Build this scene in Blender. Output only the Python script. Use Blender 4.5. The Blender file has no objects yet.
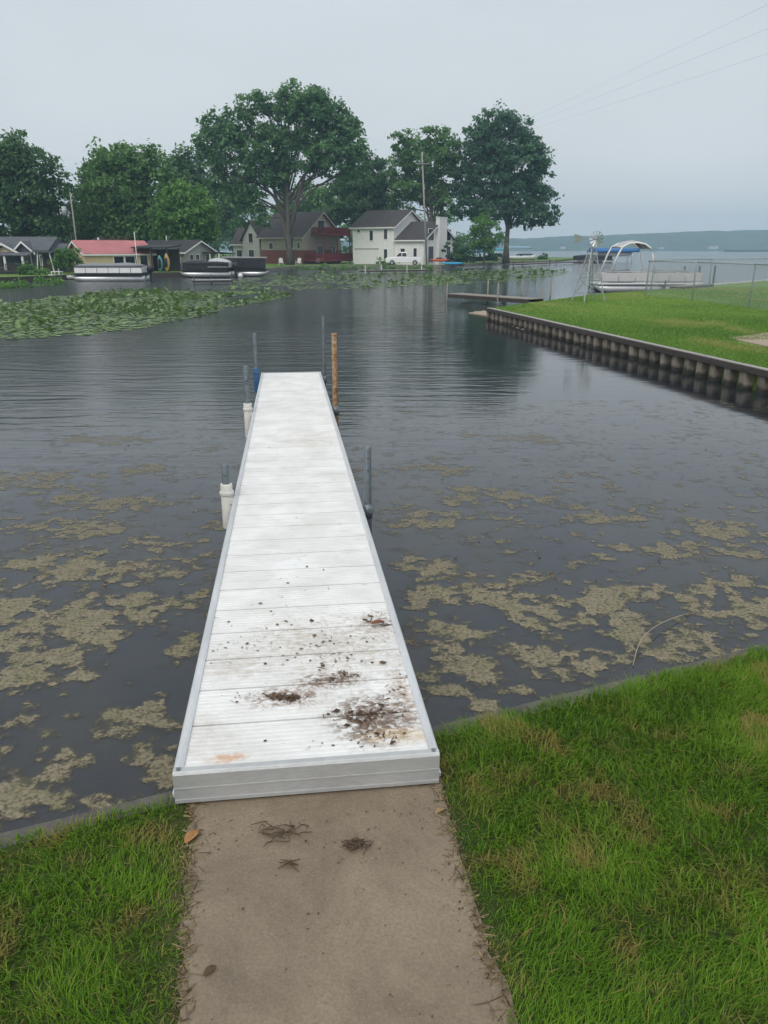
import bpy, math, random
import numpy as np
from mathutils import Vector, Matrix
R = math.radians
random.seed(7)
rng = np.random.default_rng(11)
sc = bpy.context.scene
C = sc.collection

# ------------------------------------------------------------------ camera, sky, sun, exposure
FPX, CAMH, HORIZON = 770.0, 2.81, 249.0
PITCH = math.atan((512 - HORIZON) / FPX)
SN, CS = math.sin(PITCH), math.cos(PITCH)
cam = bpy.data.cameras.new('camera')
camo = bpy.data.objects.new('camera', cam); C.objects.link(camo)
camo.location = (0, 0, CAMH); camo.rotation_euler = (R(90) - PITCH, 0, 0)
cam.sensor_fit = 'VERTICAL'; cam.sensor_height = 36; cam.lens = 36 * FPX / 1024
cam.clip_start = 0.05; cam.clip_end = 9000
sc.camera = camo

SUN_EL, SUN_AZ = R(46), R(200)
w = bpy.data.worlds.new("World"); sc.world = w; w.use_nodes = True
nt = w.node_tree; nt.nodes.clear()
def wn(t, **k):
    n = nt.nodes.new(t)
    for a, b in k.items(): setattr(n, a, b)
    return n
out = wn('ShaderNodeOutputWorld'); bg = wn('ShaderNodeBackground')
sky = wn('ShaderNodeTexSky', sky_type='NISHITA')
sky.sun_disc = False; sky.sun_elevation = SUN_EL; sky.sun_rotation = SUN_AZ
sky.dust_density = 6; sky.air_density = 1.5
tc = wn('ShaderNodeTexCoord'); sep = wn('ShaderNodeSeparateXYZ')
mr = wn('ShaderNodeMapRange'); mr.inputs[1].default_value = 0.0; mr.inputs[2].default_value = 1.0
grad = wn('ShaderNodeValToRGB')
grad.color_ramp.elements[0].position = 0.0; grad.color_ramp.elements[0].color = (.84, .87, .90, 1)
grad.color_ramp.elements[1].position = 1.0; grad.color_ramp.elements[1].color = (1.18, 1.22, 1.26, 1)
e = grad.color_ramp.elements.new(.30); e.color = (.72, .78, .825, 1)
e = grad.color_ramp.elements.new(.45); e.color = (.74, .80, .85, 1)
ns = wn('ShaderNodeTexNoise'); ns.inputs['Scale'].default_value = 2.2; ns.inputs['Detail'].default_value = 4
mp = wn('ShaderNodeMapping'); mp.inputs['Scale'].default_value = (1, 1, 2.6)
nr = wn('ShaderNodeMapRange'); nr.inputs[1].default_value = .3; nr.inputs[2].default_value = .7
nr.inputs[3].default_value = 9.4; nr.inputs[4].default_value = 10.6
vm = wn('ShaderNodeVectorMath', operation='SCALE')
mx = wn('ShaderNodeMix', data_type='RGBA'); mx.inputs[0].default_value = 0.9
L = nt.links.new
L(tc.outputs['Generated'], sep.inputs[0]); L(sep.outputs['Z'], mr.inputs[0]); L(mr.outputs[0], grad.inputs[0])
L(tc.outputs['Generated'], mp.inputs[0]); L(mp.outputs[0], ns.inputs['Vector']); L(ns.outputs['Fac'], nr.inputs[0])
L(grad.outputs[0], vm.inputs[0]); L(nr.outputs[0], vm.inputs['Scale'])
L(sky.outputs[0], mx.inputs[6]); L(vm.outputs[0], mx.inputs[7]); L(mx.outputs[2], bg.inputs[0])
bg.inputs[1].default_value = 0.097
L(bg.outputs[0], out.inputs[0])
sun = bpy.data.lights.new('sun', 'SUN'); sun.energy = 1.5; sun.angle = R(30); sun.color = (1, .96, .9)
suno = bpy.data.objects.new('sun', sun); C.objects.link(suno)
suno.rotation_euler = (R(90) - SUN_EL, 0, R(180) - SUN_AZ)
sc.view_settings.view_transform = 'Standard'; sc.view_settings.look = 'None'
sc.view_settings.gamma = 1; sc.view_settings.exposure = 0
sc.render.engine = 'CYCLES'
sc.cycles.use_denoising = True
sc.cycles.max_bounces = 6; sc.cycles.diffuse_bounces = 4; sc.cycles.glossy_bounces = 3
sc.cycles.transparent_max_bounces = 10; sc.cycles.volume_bounces = 0
sc.cycles.use_adaptive_sampling = True; sc.cycles.adaptive_threshold = 0.02

# ------------------------------------------------------------------ helpers
def at(x, y, z=0.0):
    u = (x - 384) / FPX; v = (512 - y) / FPX
    t = (z - CAMH) / (-SN + v * CS)
    return Vector((u * t, (CS + v * SN) * t, z))
def at_depth(x, y, Y):
    u = (x - 384) / FPX; v = (512 - y) / FPX
    t = Y / (CS + v * SN)
    return Vector((u * t, Y, CAMH + t * (-SN + v * CS)))
def mpp(Y): return Y / (CS + SN * SN / CS) / FPX

def np_mesh(name, V, faces, mats, parent=None, attrs=None, smooth=False):
    """faces: list of integer arrays (M,k)"""
    me = bpy.data.meshes.new(name)
    V = np.asarray(V, dtype=np.float32)
    me.vertices.add(len(V)); me.vertices.foreach_set('co', V.ravel())
    loops = np.concatenate([f.ravel() for f in faces]).astype(np.int32)
    sizes = np.concatenate([np.full(len(f), f.shape[1], dtype=np.int32) for f in faces])
    me.loops.add(len(loops)); me.loops.foreach_set('vertex_index', loops)
    me.polygons.add(len(sizes))
    st = np.concatenate([[0], np.cumsum(sizes)[:-1]]).astype(np.int32)
    me.polygons.foreach_set('loop_start', st)
    try: me.polygons.foreach_set('loop_total', sizes)
    except Exception: pass
    if smooth: me.polygons.foreach_set('use_smooth', np.ones(len(sizes), dtype=bool))
    for k, a in (attrs or {}).items():
        at_ = me.attributes.new(k, 'FLOAT', 'POINT'); at_.data.foreach_set('value', np.asarray(a, dtype=np.float32))
    me.update(calc_edges=True); me.validate()
    for m in (mats if isinstance(mats, (list, tuple)) else [mats]): me.materials.append(m)
    o = bpy.data.objects.new(name, me); C.objects.link(o)
    if parent: o.parent = parent
    return o

class MB:
    def __init__(s): s.v = []; s.f = []; s.m = []; s.sm = []
    def add(s, vs, fs, m=0, smooth=False):
        b = len(s.v); s.v += [Vector(p) for p in vs]
        for f in fs: s.f.append([i + b for i in f]); s.m.append(m); s.sm.append(smooth)
        return s
    def box(s, c, size, m=0, rot=None):
        hx, hy, hz = size[0] / 2, size[1] / 2, size[2] / 2
        vs = [Vector((x, y, z)) for x in (-hx, hx) for y in (-hy, hy) for z in (-hz, hz)]
        if rot is not None: vs = [rot @ p for p in vs]
        c = Vector(c)
        return s.add([p + c for p in vs], [(0, 1, 3, 2), (4, 6, 7, 5), (0, 4, 5, 1), (2, 3, 7, 6), (0, 2, 6, 4), (1, 5, 7, 3)], m)
    def bar(s, p, q, wx, wz, m=0):
        p, q = Vector(p), Vector(q); d = q - p
        rot = d.to_track_quat('Y', 'Z').to_matrix()
        return s.box((p + q) / 2, (wx, d.length, wz), m, rot)
    def tube(s, pts, r, n=8, m=0, caps=True, smooth=True):
        pts = [Vector(p) for p in pts]
        rs = r if isinstance(r, (list, tuple)) else [r] * len(pts)
        vs = []; fs = []
        for i, p in enumerate(pts):
            d = (pts[min(i + 1, len(pts) - 1)] - pts[max(i - 1, 0)]).normalized()
            a = Vector((0, 0, 1)) if abs(d.z) < .9 else Vector((1, 0, 0))
            u = d.cross(a).normalized(); vv = d.cross(u).normalized()
            for k in range(n):
                t = 2 * math.pi * k / n
                vs.append(p + (u * math.cos(t) + vv * math.sin(t)) * rs[i])
        for i in range(len(pts) - 1):
            for k in range(n):
                k2 = (k + 1) % n
                fs.append((i * n + k, i * n + k2, (i + 1) * n + k2, (i + 1) * n + k))
        s.add(vs, fs, m, smooth)
        if caps:
            b = len(s.v) - len(vs)
            s.f.append([b + k for k in range(n)][::-1]); s.m.append(m); s.sm.append(False)
            s.f.append([b + (len(pts) - 1) * n + k for k in range(n)]); s.m.append(m); s.sm.append(False)
        return s
    def prism(s, poly, vec, m=0):
        poly = [Vector(p) for p in poly]; vec = Vector(vec); n = len(poly)
        vs = poly + [p + vec for p in poly]
        fs = [tuple(range(n))[::-1], tuple(range(n, 2 * n))] + [(i, (i + 1) % n, (i + 1) % n + n, i + n) for i in range(n)]
        return s.add(vs, fs, m)
    def xz(s, poly, y0, y1, m=0): return s.prism([(x, y0, z) for x, z in poly], (0, y1 - y0, 0), m)
    def yz(s, poly, x0, x1, m=0): return s.prism([(x0, y, z) for y, z in poly], (x1 - x0, 0, 0), m)
    def loft(s, rings, m=0, smooth=True, caps=True):
        n = len(rings[0]); vs = [p for r_ in rings for p in r_]; fs = []
        for i in range(len(rings) - 1):
            for k in range(n):
                k2 = (k + 1) % n; fs.append((i * n + k, i * n + k2, (i + 1) * n + k2, (i + 1) * n + k))
        s.add(vs, fs, m, smooth)
        if caps:
            b = len(s.v) - len(vs)
            s.f.append([b + k for k in range(n)][::-1]); s.m.append(m); s.sm.append(False)
            s.f.append([b + (len(rings) - 1) * n + k for k in range(n)]); s.m.append(m); s.sm.append(False)
        return s
    def build(s, name, mats, parent=None, bevel=0, loc=None):
        me = bpy.data.meshes.new(name)
        me.from_pydata([tuple(p) for p in s.v], [], s.f)
        for m in (mats if isinstance(mats, (list, tuple)) else [mats]): me.materials.append(m)
        me.polygons.foreach_set('material_index', s.m); me.polygons.foreach_set('use_smooth', s.sm)
        import bmesh as _b
        bm = _b.new(); bm.from_mesh(me); _b.ops.recalc_face_normals(bm, faces=bm.faces); bm.to_mesh(me); bm.free()
        o = bpy.data.objects.new(name, me); C.objects.link(o)
        if parent: o.parent = parent
        if loc: o.location = loc
        if bevel:
            bv = o.modifiers.new('bevel', 'BEVEL'); bv.width = bevel; bv.segments = 2; bv.limit_method = 'ANGLE'
        return o

def tag(o, label=None, cat=None, group=None, kind=None):
    if label: o['label'] = label
    if cat: o['category'] = cat
    if group: o['group'] = group
    if kind: o['kind'] = kind
    return o
def thing(name, label, cat, loc=(0, 0, 0), rz=0, group=None):
    o = bpy.data.objects.new(name, None); C.objects.link(o); o.empty_display_size = .2
    o.location = loc; o.rotation_euler = (0, 0, rz)
    return tag(o, label, cat, group)
def copy_thing(src, loc, rz, label):
    r = src.copy(); C.objects.link(r); r.location = loc; r.rotation_euler = (0, 0, rz); r['label'] = label
    for ch in list(src.children):
        c = ch.copy(); C.objects.link(c); c.parent = r
        for g in ch.children:
            d = g.copy(); C.objects.link(d); d.parent = c
    return r

def vnoise(x, y, seed=0):
    xi = np.floor(x).astype(np.int64); yi = np.floor(y).astype(np.int64); fx = x - xi; fy = y - yi
    fx = fx * fx * (3 - 2 * fx); fy = fy * fy * (3 - 2 * fy)
    def h(a, b):
        n = (a * 374761393 + b * 668265263 + seed * 974634541) & 0xffffffff
        n = ((n ^ (n >> 13)) * 1274126177) & 0xffffffff
        return ((n ^ (n >> 16)) & 0xffff) / 65535.0
    return (h(xi, yi) * (1 - fx) + h(xi + 1, yi) * fx) * (1 - fy) + (h(xi, yi + 1) * (1 - fx) + h(xi + 1, yi + 1) * fx) * fy
def fbm(x, y, oct=4, seed=0):
    r_ = 0; a = .5; t = 0
    for i in range(oct):
        r_ = r_ + a * vnoise(x * 2 ** i + 17.3 * i, y * 2 ** i - 9.1 * i, seed + i); t += a; a *= .55
    return r_ / t

# ------------------------------------------------------------------ materials
def new_mat(name):
    m = bpy.data.materials.new(name); m.use_nodes = True
    n = m.node_tree; p = n.nodes['Principled BSDF']
    return m, n, p
class G:  # tiny node-graph writer
    def __init__(s, n): s.n = n
    def node(s, t, ins=None, **k):
        x = s.n.nodes.new(t)
        for a, b in k.items(): setattr(x, a, b)
        for a, b in (ins or {}).items():
            i = x.inputs[a]
            if isinstance(b, bpy.types.NodeSocket): s.n.links.new(b, i)
            else: i.default_value = b
        return x
    def math(s, op, a, b=0.0, clamp=False):
        x = s.node('ShaderNodeMath', {0: a, 1: b}, operation=op); x.use_clamp = clamp; return x.outputs[0]
    def noise(s, vec, scale, detail=4, rough=.55, dist=0):
        return s.node('ShaderNodeTexNoise', {'Vector': vec, 'Scale': scale, 'Detail': detail, 'Roughness': rough, 'Distortion': dist}).outputs['Fac']
    def rng(s, v, a, b, c=0.0, d=1.0):
        return s.node('ShaderNodeMapRange', {0: v, 1: a, 2: b, 3: c, 4: d}).outputs[0]
    def mix(s, f, a, b):
        x = s.node('ShaderNodeMix', {0: f}, data_type='RGBA')
        for i, c in ((6, a), (7, b)):
            if isinstance(c, bpy.types.NodeSocket): s.n.links.new(c, x.inputs[i])
            else: x.inputs[i].default_value = (*c, 1) if len(c) == 3 else c
        return x.outputs[2]
    def mapping(s, vec, scale=(1, 1, 1), rot=(0, 0, 0), loc=(0, 0, 0)):
        return s.node('ShaderNodeMapping', {'Vector': vec, 'Scale': scale, 'Rotation': rot, 'Location': loc}).outputs[0]
    def bump(s, h, strength, dist):
        return s.node('ShaderNodeBump', {'Height': h, 'Strength': strength, 'Distance': dist}).outputs[0]
    def link(s, a, b): s.n.links.new(a, b)
MATS = {}
def M(name, col, rough=.6, var=.18, scale=2.0, bump=0.0, bscale=20, metal=0.0, spec=.5, stretch=(1, 1, 1), lines=None):
    """weathered plain surface; lines=(axis, pitch) adds board or course grooves as bump"""
    if name in MATS: return MATS[name]
    m, n, p = new_mat(name); g = G(n)
    oc = g.node('ShaderNodeTexCoord').outputs['Object']
    v = g.mapping(oc, stretch)
    f = g.math('ADD', g.math('MULTIPLY', g.noise(v, scale, 5, .6), .65), g.math('MULTIPLY', g.noise(v, scale * 9, 3), .35))
    f = g.rng(f, .35, .65)
    lo = tuple(c * (1 - var) for c in col); hi = tuple(min(1, c * (1 + var)) for c in col)
    n.links.new(g.mix(f, lo, hi), p.inputs['Base Color'])
    p.inputs['Roughness'].default_value = rough; p.inputs['Metallic'].default_value = metal
    p.inputs['Specular IOR Level'].default_value = spec
    h = None
    if bump: h = g.math('MULTIPLY', g.noise(v, bscale, 4), bump)
    if lines:
        sp = g.node('ShaderNodeSeparateXYZ', {0: oc}).outputs[lines[0]]
        fr = g.math('FRACT', g.math('DIVIDE', sp, lines[1]))
        ln = g.math('MULTIPLY', fr, .02)
        h = ln if h is None else g.math('ADD', h, ln)
    if h is not None: n.links.new(g.bump(h, 1.0, 1.0), p.inputs['Normal'])
    MATS[name] = m; return m

def leaf_mat(name, dark, light, trans=.42, dry=None):
    m, n, p = new_mat(name); g = G(n)
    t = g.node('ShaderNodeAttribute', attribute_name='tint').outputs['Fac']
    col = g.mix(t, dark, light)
    if dry:
        d = g.node('ShaderNodeAttribute', attribute_name='dry').outputs['Fac']
        col = g.mix(d, col, dry)
    n.links.new(col, p.inputs['Base Color']); p.inputs['Roughness'].default_value = .55
    p.inputs['Specular IOR Level'].default_value = .35
    tr = g.node('ShaderNodeBsdfTranslucent'); n.links.new(col, tr.inputs[0])
    mix = g.node('ShaderNodeMixShader', {0: trans}); n.links.new(p.outputs[0], mix.inputs[1]); n.links.new(tr.outputs[0], mix.inputs[2])
    n.links.new(mix.outputs[0], n.nodes['Material Output'].inputs[0])
    return m

white_paint = M('white_paint', (.74, .74, .72), .5, .06)
white_vinyl = M('white_vinyl', (.80, .79, .78), .6, .06, lines=('Z', .2))
tan_vinyl = M('tan_vinyl', (.42, .38, .31), .7, .08, lines=('Z', .2))
cream_vinyl = M('cream_vinyl', (.66, .52, .33), .7, .07, lines=('Z', .2))
grey_vinyl = M('grey_vinyl', (.36, .36, .34), .7, .08, lines=('Z', .2))
pale_vinyl = M('pale_vinyl', (.52, .52, .50), .7, .08, lines=('Z', .2))
slate_vinyl = M('slate_vinyl', (.10, .12, .15), .7, .1, lines=('Z', .2))
brick = M('red_brick', (.26, .085, .055), .85, .25, 6, lines=('Z', .08))
shingle_brown = M('brown_shingle', (.050, .044, .043), .9, .25, 1.5, bump=.01, bscale=6)
shingle_grey = M('grey_shingle', (.085, .095, .105), .9, .22, 1.5, bump=.01, bscale=6)
shingle_dark = M('dark_shingle', (.032,.033,.036), .9, .25, 1.5, bump=.01, bscale=6)
roof_pink = M('faded_red_metal_roof', (.42, .145, .15), .6, .18, .6, lines=('X', .4))
red_stain = M('red_stained_wood', (.20, .028, .03), .7, .2, 3)
glass_dark = M('window_glass', (.02, .025, .03), .08, .1)
black_plastic = M('black_plastic', (.012, .013, .015), .45, .2)
black_canvas = M('black_canvas', (.018, .02, .026), .8, .2, 2, bump=.02, bscale=3)
grey_canvas = M('grey_canvas', (.20, .215, .225), .8, .12, 2, bump=.02, bscale=3)
silver_canvas = M('silver_canvas', (.40, .41, .42), .7, .1, 2, bump=.02, bscale=3)
blue_canvas = M('blue_canvas', (.02, .13, .36), .75, .12, 2)
teal_canvas = M('teal_canvas', (.03, .33, .42), .75, .12, 2)
boat_white = M('boat_white', (.74, .75, .76), .3, .05)
pontoon_metal = M('pontoon_aluminium', (.62, .63, .64), .4, .1, metal=.7)
rubber = M('tyre_rubber', (.015, .015, .015), .8, .2)
chrome = M('bare_metal', (.45, .46, .47), .4, .12, metal=.8)
galv = M('galvanised_steel', (.30, .33, .35), .5, .2, 8, metal=.6)
fence_galv = M('pale_galvanised', (.34, .36, .38), .5, .12, 8, metal=.25)
galv_dark = M('weathered_pipe', (.17, .20, .22), .55, .3, 10, metal=.5, bump=.002, bscale=60)
rusty = None
wood_grey = M('weathered_wood', (.24, .215, .185), .85, .3, 4, stretch=(4, .4, 4), bump=.004, bscale=20)
wood_dark = M('dark_wet_wood', (.05, .043, .038), .8, .35, 4, stretch=(4, .4, 4), bump=.004, bscale=20)
wood_pole = M('pole_wood', (.30, .28, .255), .9, .2, 2, stretch=(3, 3, .2))
bark = M('bark', (.105, .09, .072), .95, .35, 2, stretch=(3, 3, .5), bump=.05, bscale=5)
bark_pale = M('pale_bark', (.10, .09, .078), .95, .3, 1.5, stretch=(3, 3, .4), bump=.05, bscale=5)
conc = M('concrete', (.30, .28, .25), .85, .12, 2, bump=.003, bscale=50)
stone_wall = M('stone_bulkhead', (.20, .185, .165), .9, .35, 2.5, bump=.03, bscale=4)
def pile_mat():
    m, n, p = new_mat('rusted_sheet_pile'); g = G(n)
    pos = g.node('ShaderNodeNewGeometry').outputs['Position']; z = g.node('ShaderNodeSeparateXYZ', {0: pos}).outputs['Z']
    f = g.noise(g.mapping(pos, (1, 1, .5)), 3.0, 5, .7)
    wet = g.rng(g.math('ADD', z, g.math('MULTIPLY', g.math('SUBTRACT', f, .5), .25)), .07, .15)
    col = g.mix(wet, (.035, .032, .028), g.mix(g.rng(f, .35, .65), (.15, .125, .10), (.30, .265, .22)))
    n.links.new(col, p.inputs['Base Color']); p.inputs['Roughness'].default_value = .8
    return m
steel_pile = pile_mat()

LEAF = {
 'dark':  leaf_mat('leaf_dark_green', (.044, .115, .045), (.145, .265, .095)),
 'mid':   leaf_mat('leaf_mid_green', (.066, .165, .046), (.200, .360, .100)),
 'fresh': leaf_mat('leaf_fresh_green', (.075, .200, .040), (.200, .380, .090)),
 'cotton': leaf_mat('leaf_cottonwood', (.052, .145, .055), (.185, .345, .130)),
 'maple': leaf_mat('leaf_maple', (.038, .115, .062), (.130, .275, .130)),
 'pad':   leaf_mat('leaf_lily_pad', (.115, .215, .055), (.275, .370, .170), .15),
}

# ------------------------------------------------------------------ setting: water, land, hills, haze
def water_mat():
    m, n, p = new_mat('lake_water'); g = G(n)
    pos = g.node('ShaderNodeNewGeometry').outputs['Position']
    sx = g.node('ShaderNodeSeparateXYZ', {0: pos})
    big = g.noise(pos, .9, 5, .6, .4)
    murk = g.rng(big, .40, .68)
    col = g.mix(murk, (.013, .017, .024), (.030, .030, .029))
    n.links.new(col, p.inputs['Base Color'])
    p.inputs['IOR'].default_value = 1.52
    # wind ripples travelling towards the shore, calm lanes between them
    v1 = g.mapping(pos, (.55, 2.6, 1), (0, 0, R(-6)))
    r1 = g.noise(v1, 1.0, 2, .5, .6)
    v2 = g.mapping(pos, (2.2, 6.5, 1), (0, 0, R(9)))
    r2 = g.noise(v2, 1.0, 3, .55, .3)
    v3 = g.mapping(pos, (9, 16, 1), (0, 0, R(-20)))
    r3 = g.noise(v3, 1.0, 2, .5)
    lane = g.rng(g.noise(g.mapping(pos, (.05, .028, 1)), 1.0, 3, .5, .5), .42, .60)
    far = g.rng(sx.outputs['Y'], 7.0, 17.0)
    left = g.rng(sx.outputs['X'], 3.0, -1.5, .10, 1.0)
    n.links.new(g.math('ADD', .03, g.math('MULTIPLY', far, g.rng(sx.outputs['X'], 2.5, -3.0, .05, .15))), p.inputs['Roughness'])
    amp = g.math('MULTIPLY', far, g.math('MULTIPLY', left, g.math('ADD', g.math('MULTIPLY', lane, .75), .3)))
    amp = g.math('ADD', amp, .04); amp = g.math('ADD', amp, g.rng(sx.outputs['Y'], 32.0, 70.0, 0.0, 1.3))
    h = g.math('ADD', g.math('MULTIPLY', r1, .050), g.math('MULTIPLY', r2, .018))
    h = g.math('ADD', g.math('MULTIPLY', h, amp), g.math('MULTIPLY', r3, .0004))
    n.links.new(g.bump(h, 1.0, 1.0), p.inputs['Normal'])
    return m
def water():
    xs = [-840, -300, -100, -40, -15, 0, 15, 40, 100, 300, 700, 1340]; ys = [-140, -40, 0, 10, 25, 60, 130, 300, 700, 1200, 1740]
    V = [(x, y, 0) for y in ys for x in xs]; n = len(xs)
    Fc = [(j * n + i, j * n + i + 1, (j + 1) * n + i + 1, (j + 1) * n + i) for j in range(len(ys) - 1) for i in range(n - 1)]
    tag(MB().add(V, Fc).build('water', water_mat()), kind='structure')
water()

def soil_grass_mat(name, dark, light, patch, psc=.35, bumpd=.02):
    m, n, p = new_mat(name); g = G(n)
    pos = g.node('ShaderNodeNewGeometry').outputs['Position']
    f = g.rng(g.noise(pos, psc, 5, .6), .35, .65)
    f2 = g.noise(pos, 9, 4, .7)
    col = g.mix(g.math('MULTIPLY', g.math('ADD', f, f2), .5), dark, light)
    pm = g.rng(g.noise(g.mapping(pos, (1, 1, 1), loc=(31, 7, 0)), psc * 2.2, 4, .6), .56, .72)
    col = g.mix(g.math('MULTIPLY', pm, .6), col, patch)
    n.links.new(col, p.inputs['Base Color']); p.inputs['Roughness'].default_value = .9
    p.inputs['Specular IOR Level'].default_value = .15
    n.links.new(g.bump(g.noise(pos, 25, 4, .7), 1.0, bumpd), p.inputs['Normal'])
    return m
near_soil = soil_grass_mat('near_turf_soil', (.035, .05, .016), (.06, .085, .025), (.11, .085, .045), 1.2)
lot_turf = soil_grass_mat('lot_turf', (.10, .19, .034), (.155, .26, .045), (.25, .29, .09), .25)
shore_turf = soil_grass_mat('shore_turf', (.08, .15, .035), (.15, .23, .06), (.15, .15, .07), .12)

def land(name, poly, z, mat, depth=1.6, sub=None):
    mb = MB().prism([(x, y, z - depth) for x, y in poly], (0, 0, depth))
    return tag(mb.build(name, mat), kind='structure')

# near yard: everything this side of the line Y = WA + WB X
WA, WB = 3.50, .41
wl = lambda x: WA + WB * x
GZ = 0.38
land('near_lawn', [(-40, wl(-40) - .17), (9.75, wl(9.75) - .17), (40, 6), (40, -60), (-40, -60)], GZ, near_soil)

# far lot across the channel on the right
LZ = .47
S0 = at(486, 308.5, LZ); S1 = at(768, 372.5, LZ)
sd = (S1 - S0).normalized(); S2 = S0 + sd * ((7.6 - S0.y) / sd.y)
edge = [at(540, 301.5, LZ), at(600, 293.5, LZ), at(640, 291, LZ), at(690, 287, LZ), at(768, 280.5, LZ)]
sn = Vector((-sd.y, sd.x, 0))  # points away from channel or towards it
if sn.x < 0: sn = -sn
lot_poly = [(S2 + sn * .24), (S0 + sn * .24)] + edge + [Vector((70, 118, 0)), Vector((80, 8, 0))]
def grid_land(name, poly, z, mat): return land(name, [(p.x, p.y) for p in poly], z, mat)
grid_land('far_lawn', lot_poly, LZ, lot_turf)

# opposite shore
SZ = .38
shore_px = [(-90, 286), (-40, 284), (0, 282.5), (50, 280.5), (80, 279), (150, 277.5), (190, 277), (228, 275.8), (262, 272.5), (300, 268.8), (360, 268.2), (440, 267.8), (470, 266), (520, 263.6), (556, 262.0)]
shore = [at(x, y, 0) for x, y in shore_px]
back = [Vector((60, 245, 0)), Vector((20, 300, 0)), Vector((-60, 520, 0)), Vector((-500, 700, 0)), Vector((-500, 40, 0)), Vector((-120, 52, 0))]
land('opposite_shore', [(p.x, p.y) for p in shore + back], SZ, shore_turf)

# distant wooded hills
def hills():
    m, n, p = new_mat('distant_woods'); g = G(n)
    pos = g.node('ShaderNodeNewGeometry').outputs['Position']
    f = g.rng(g.noise(g.mapping(pos, (1, 1, 1.6)), .03, 6, .7), .35, .65)
    n.links.new(g.mix(f, (.02, .045, .025), (.075, .12, .055)), p.inputs['Base Color']); p.inputs['Roughness'].default_value = .95
    n.links.new(g.bump(g.noise(pos, .12, 4, .7), 1, 3), p.inputs['Normal'])
    prof = [(200, 240), (450, 238), (540, 236.5), (560, 234.5), (600, 233.5), (650, 231), (700, 229), (740, 227.5), (768, 227), (900, 224), (1200, 226), (1700, 232)]
    V = []; Fc = []; D = 1350.0; cols = 240; rows = 10
    for i in range(cols + 1):
        px = 200 + 1500 * i / cols
        top = np.interp(px, [a for a, b in prof], [b for a, b in prof])
        b = at_depth(px, top, D); X = b.x; Hh = b.z
        Hh *= 1 + .06 * (fbm(np.array([i * .21]), np.array([3.3]), 4, 5)[0] - .5) * 2
        Hh += 2.5 * (fbm(np.array([i * 1.7]), np.array([1.3]), 3, 8)[0] - .5)
        for j in range(rows + 1):
            t = j / rows
            V.append((X * (1 + .12 * t), D - 40 * math.sin(i * .05) + 260 * t, -1 + (Hh + 1) * math.sin(min(1, t * 1.15) * math.pi / 2) ** .8))
    for i in range(cols):
        for j in range(rows):
            a = i * (rows + 1) + j; Fc.append((a, a + rows + 1, a + rows + 2, a + 1))
    tag(MB().add(V, Fc, 0, True).build('hills', m), kind='structure')
hills()

def haze():
    m = bpy.data.materials.new('haze_air'); m.use_nodes = True; n = m.node_tree; n.nodes.clear()
    o = n.nodes.new('ShaderNodeOutputMaterial'); v = n.nodes.new('ShaderNodeVolumePrincipled')
    v.inputs['Color'].default_value = (.54, .80, 1.0, 1); v.inputs['Density'].default_value = .00058; v.inputs['Anisotropy'].default_value = 0
    n.links.new(v.outputs[0], o.inputs['Volume'])
    tag(MB().box((250, 800, 34.5), (2200, 1900, 73)).build('haze', m), kind='stuff')
haze()

# concrete path
def path():
    m, n, p = new_mat('path_concrete'); g = G(n)
    pos = g.node('ShaderNodeNewGeometry').outputs['Position']
    a = g.rng(g.noise(pos, 2.1, 6, .7, .5), .38, .62); b = g.noise(pos, 75, 4, .8); c_ = g.rng(g.noise(pos, 150, 3, .85), .52, .66)
    col = g.mix(a, (.172, .130, .086), (.262, .204, .140))
    col = g.mix(g.math('MULTIPLY', g.rng(b, .42, .62), .5), col, (.10, .076, .05))
    col = g.mix(g.math('MULTIPLY', c_, .5), col, (.36, .30, .23))
    st = g.rng(g.noise(g.mapping(pos, (1, .6, 1), loc=(4, 2, 0)), 3.1, 4, .7, .6), .60, .72)
    col = g.mix(g.math('MULTIPLY', st, .5), col, (.10, .082, .064))
    n.links.new(col, p.inputs['Base Color']); p.inputs['Roughness'].default_value = .7
    h = g.math('ADD', g.math('MULTIPLY', b, .003), g.math('MULTIPLY', g.noise(pos, 220, 2), .002))
    n.links.new(g.bump(h, 1, 1), p.inputs['Normal'])
    A, B = at(190, 815, GZ), at(440, 783, GZ)
    PL, PR = at(176, 1024, GZ), at(514, 1024, GZ)
    dl, dr = (PL - A).normalized(), (PR - B).normalized()
    ys = [3.22 - .06 * i for i in range(110)]
    Lx = [A.x + dl.x / dl.y * (y - A.y) for y in ys]; Rx = [B.x + dr.x / dr.y * (y - B.y) for y in ys]
    V = []; Fc = []
    ew = fbm(np.arange(len(ys)) * .55, np.zeros(len(ys)), 4, 12), fbm(np.arange(len(ys)) * .5, np.ones(len(ys)) * 7.5, 4, 13)
    for i, y in enumerate(ys):
        Lx[i] += .07 * (ew[0][i] - .5); Rx[i] += .07 * (ew[1][i] - .5)
        l_ = Lx[i] + .012 * (random.random() - .5); r_ = Rx[i] + .012 * (random.random() - .5)
        V += [(l_, y, GZ - .2), (l_, y, GZ + .005), (r_, y, GZ + .005), (r_, y, GZ - .2)]
    for i in range(len(ys) - 1):
        for k in range(3):
            a = i * 4 + k; Fc.append((a, a + 1, a + 5, a + 4))
    tag(MB().add(V, Fc).build('path', m), kind='structure')
    return (lambda y: A.x + dl.x / dl.y * (y - A.y)), (lambda y: B.x + dr.x / dr.y * (y - B.y))
pathL, pathR = path()

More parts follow.
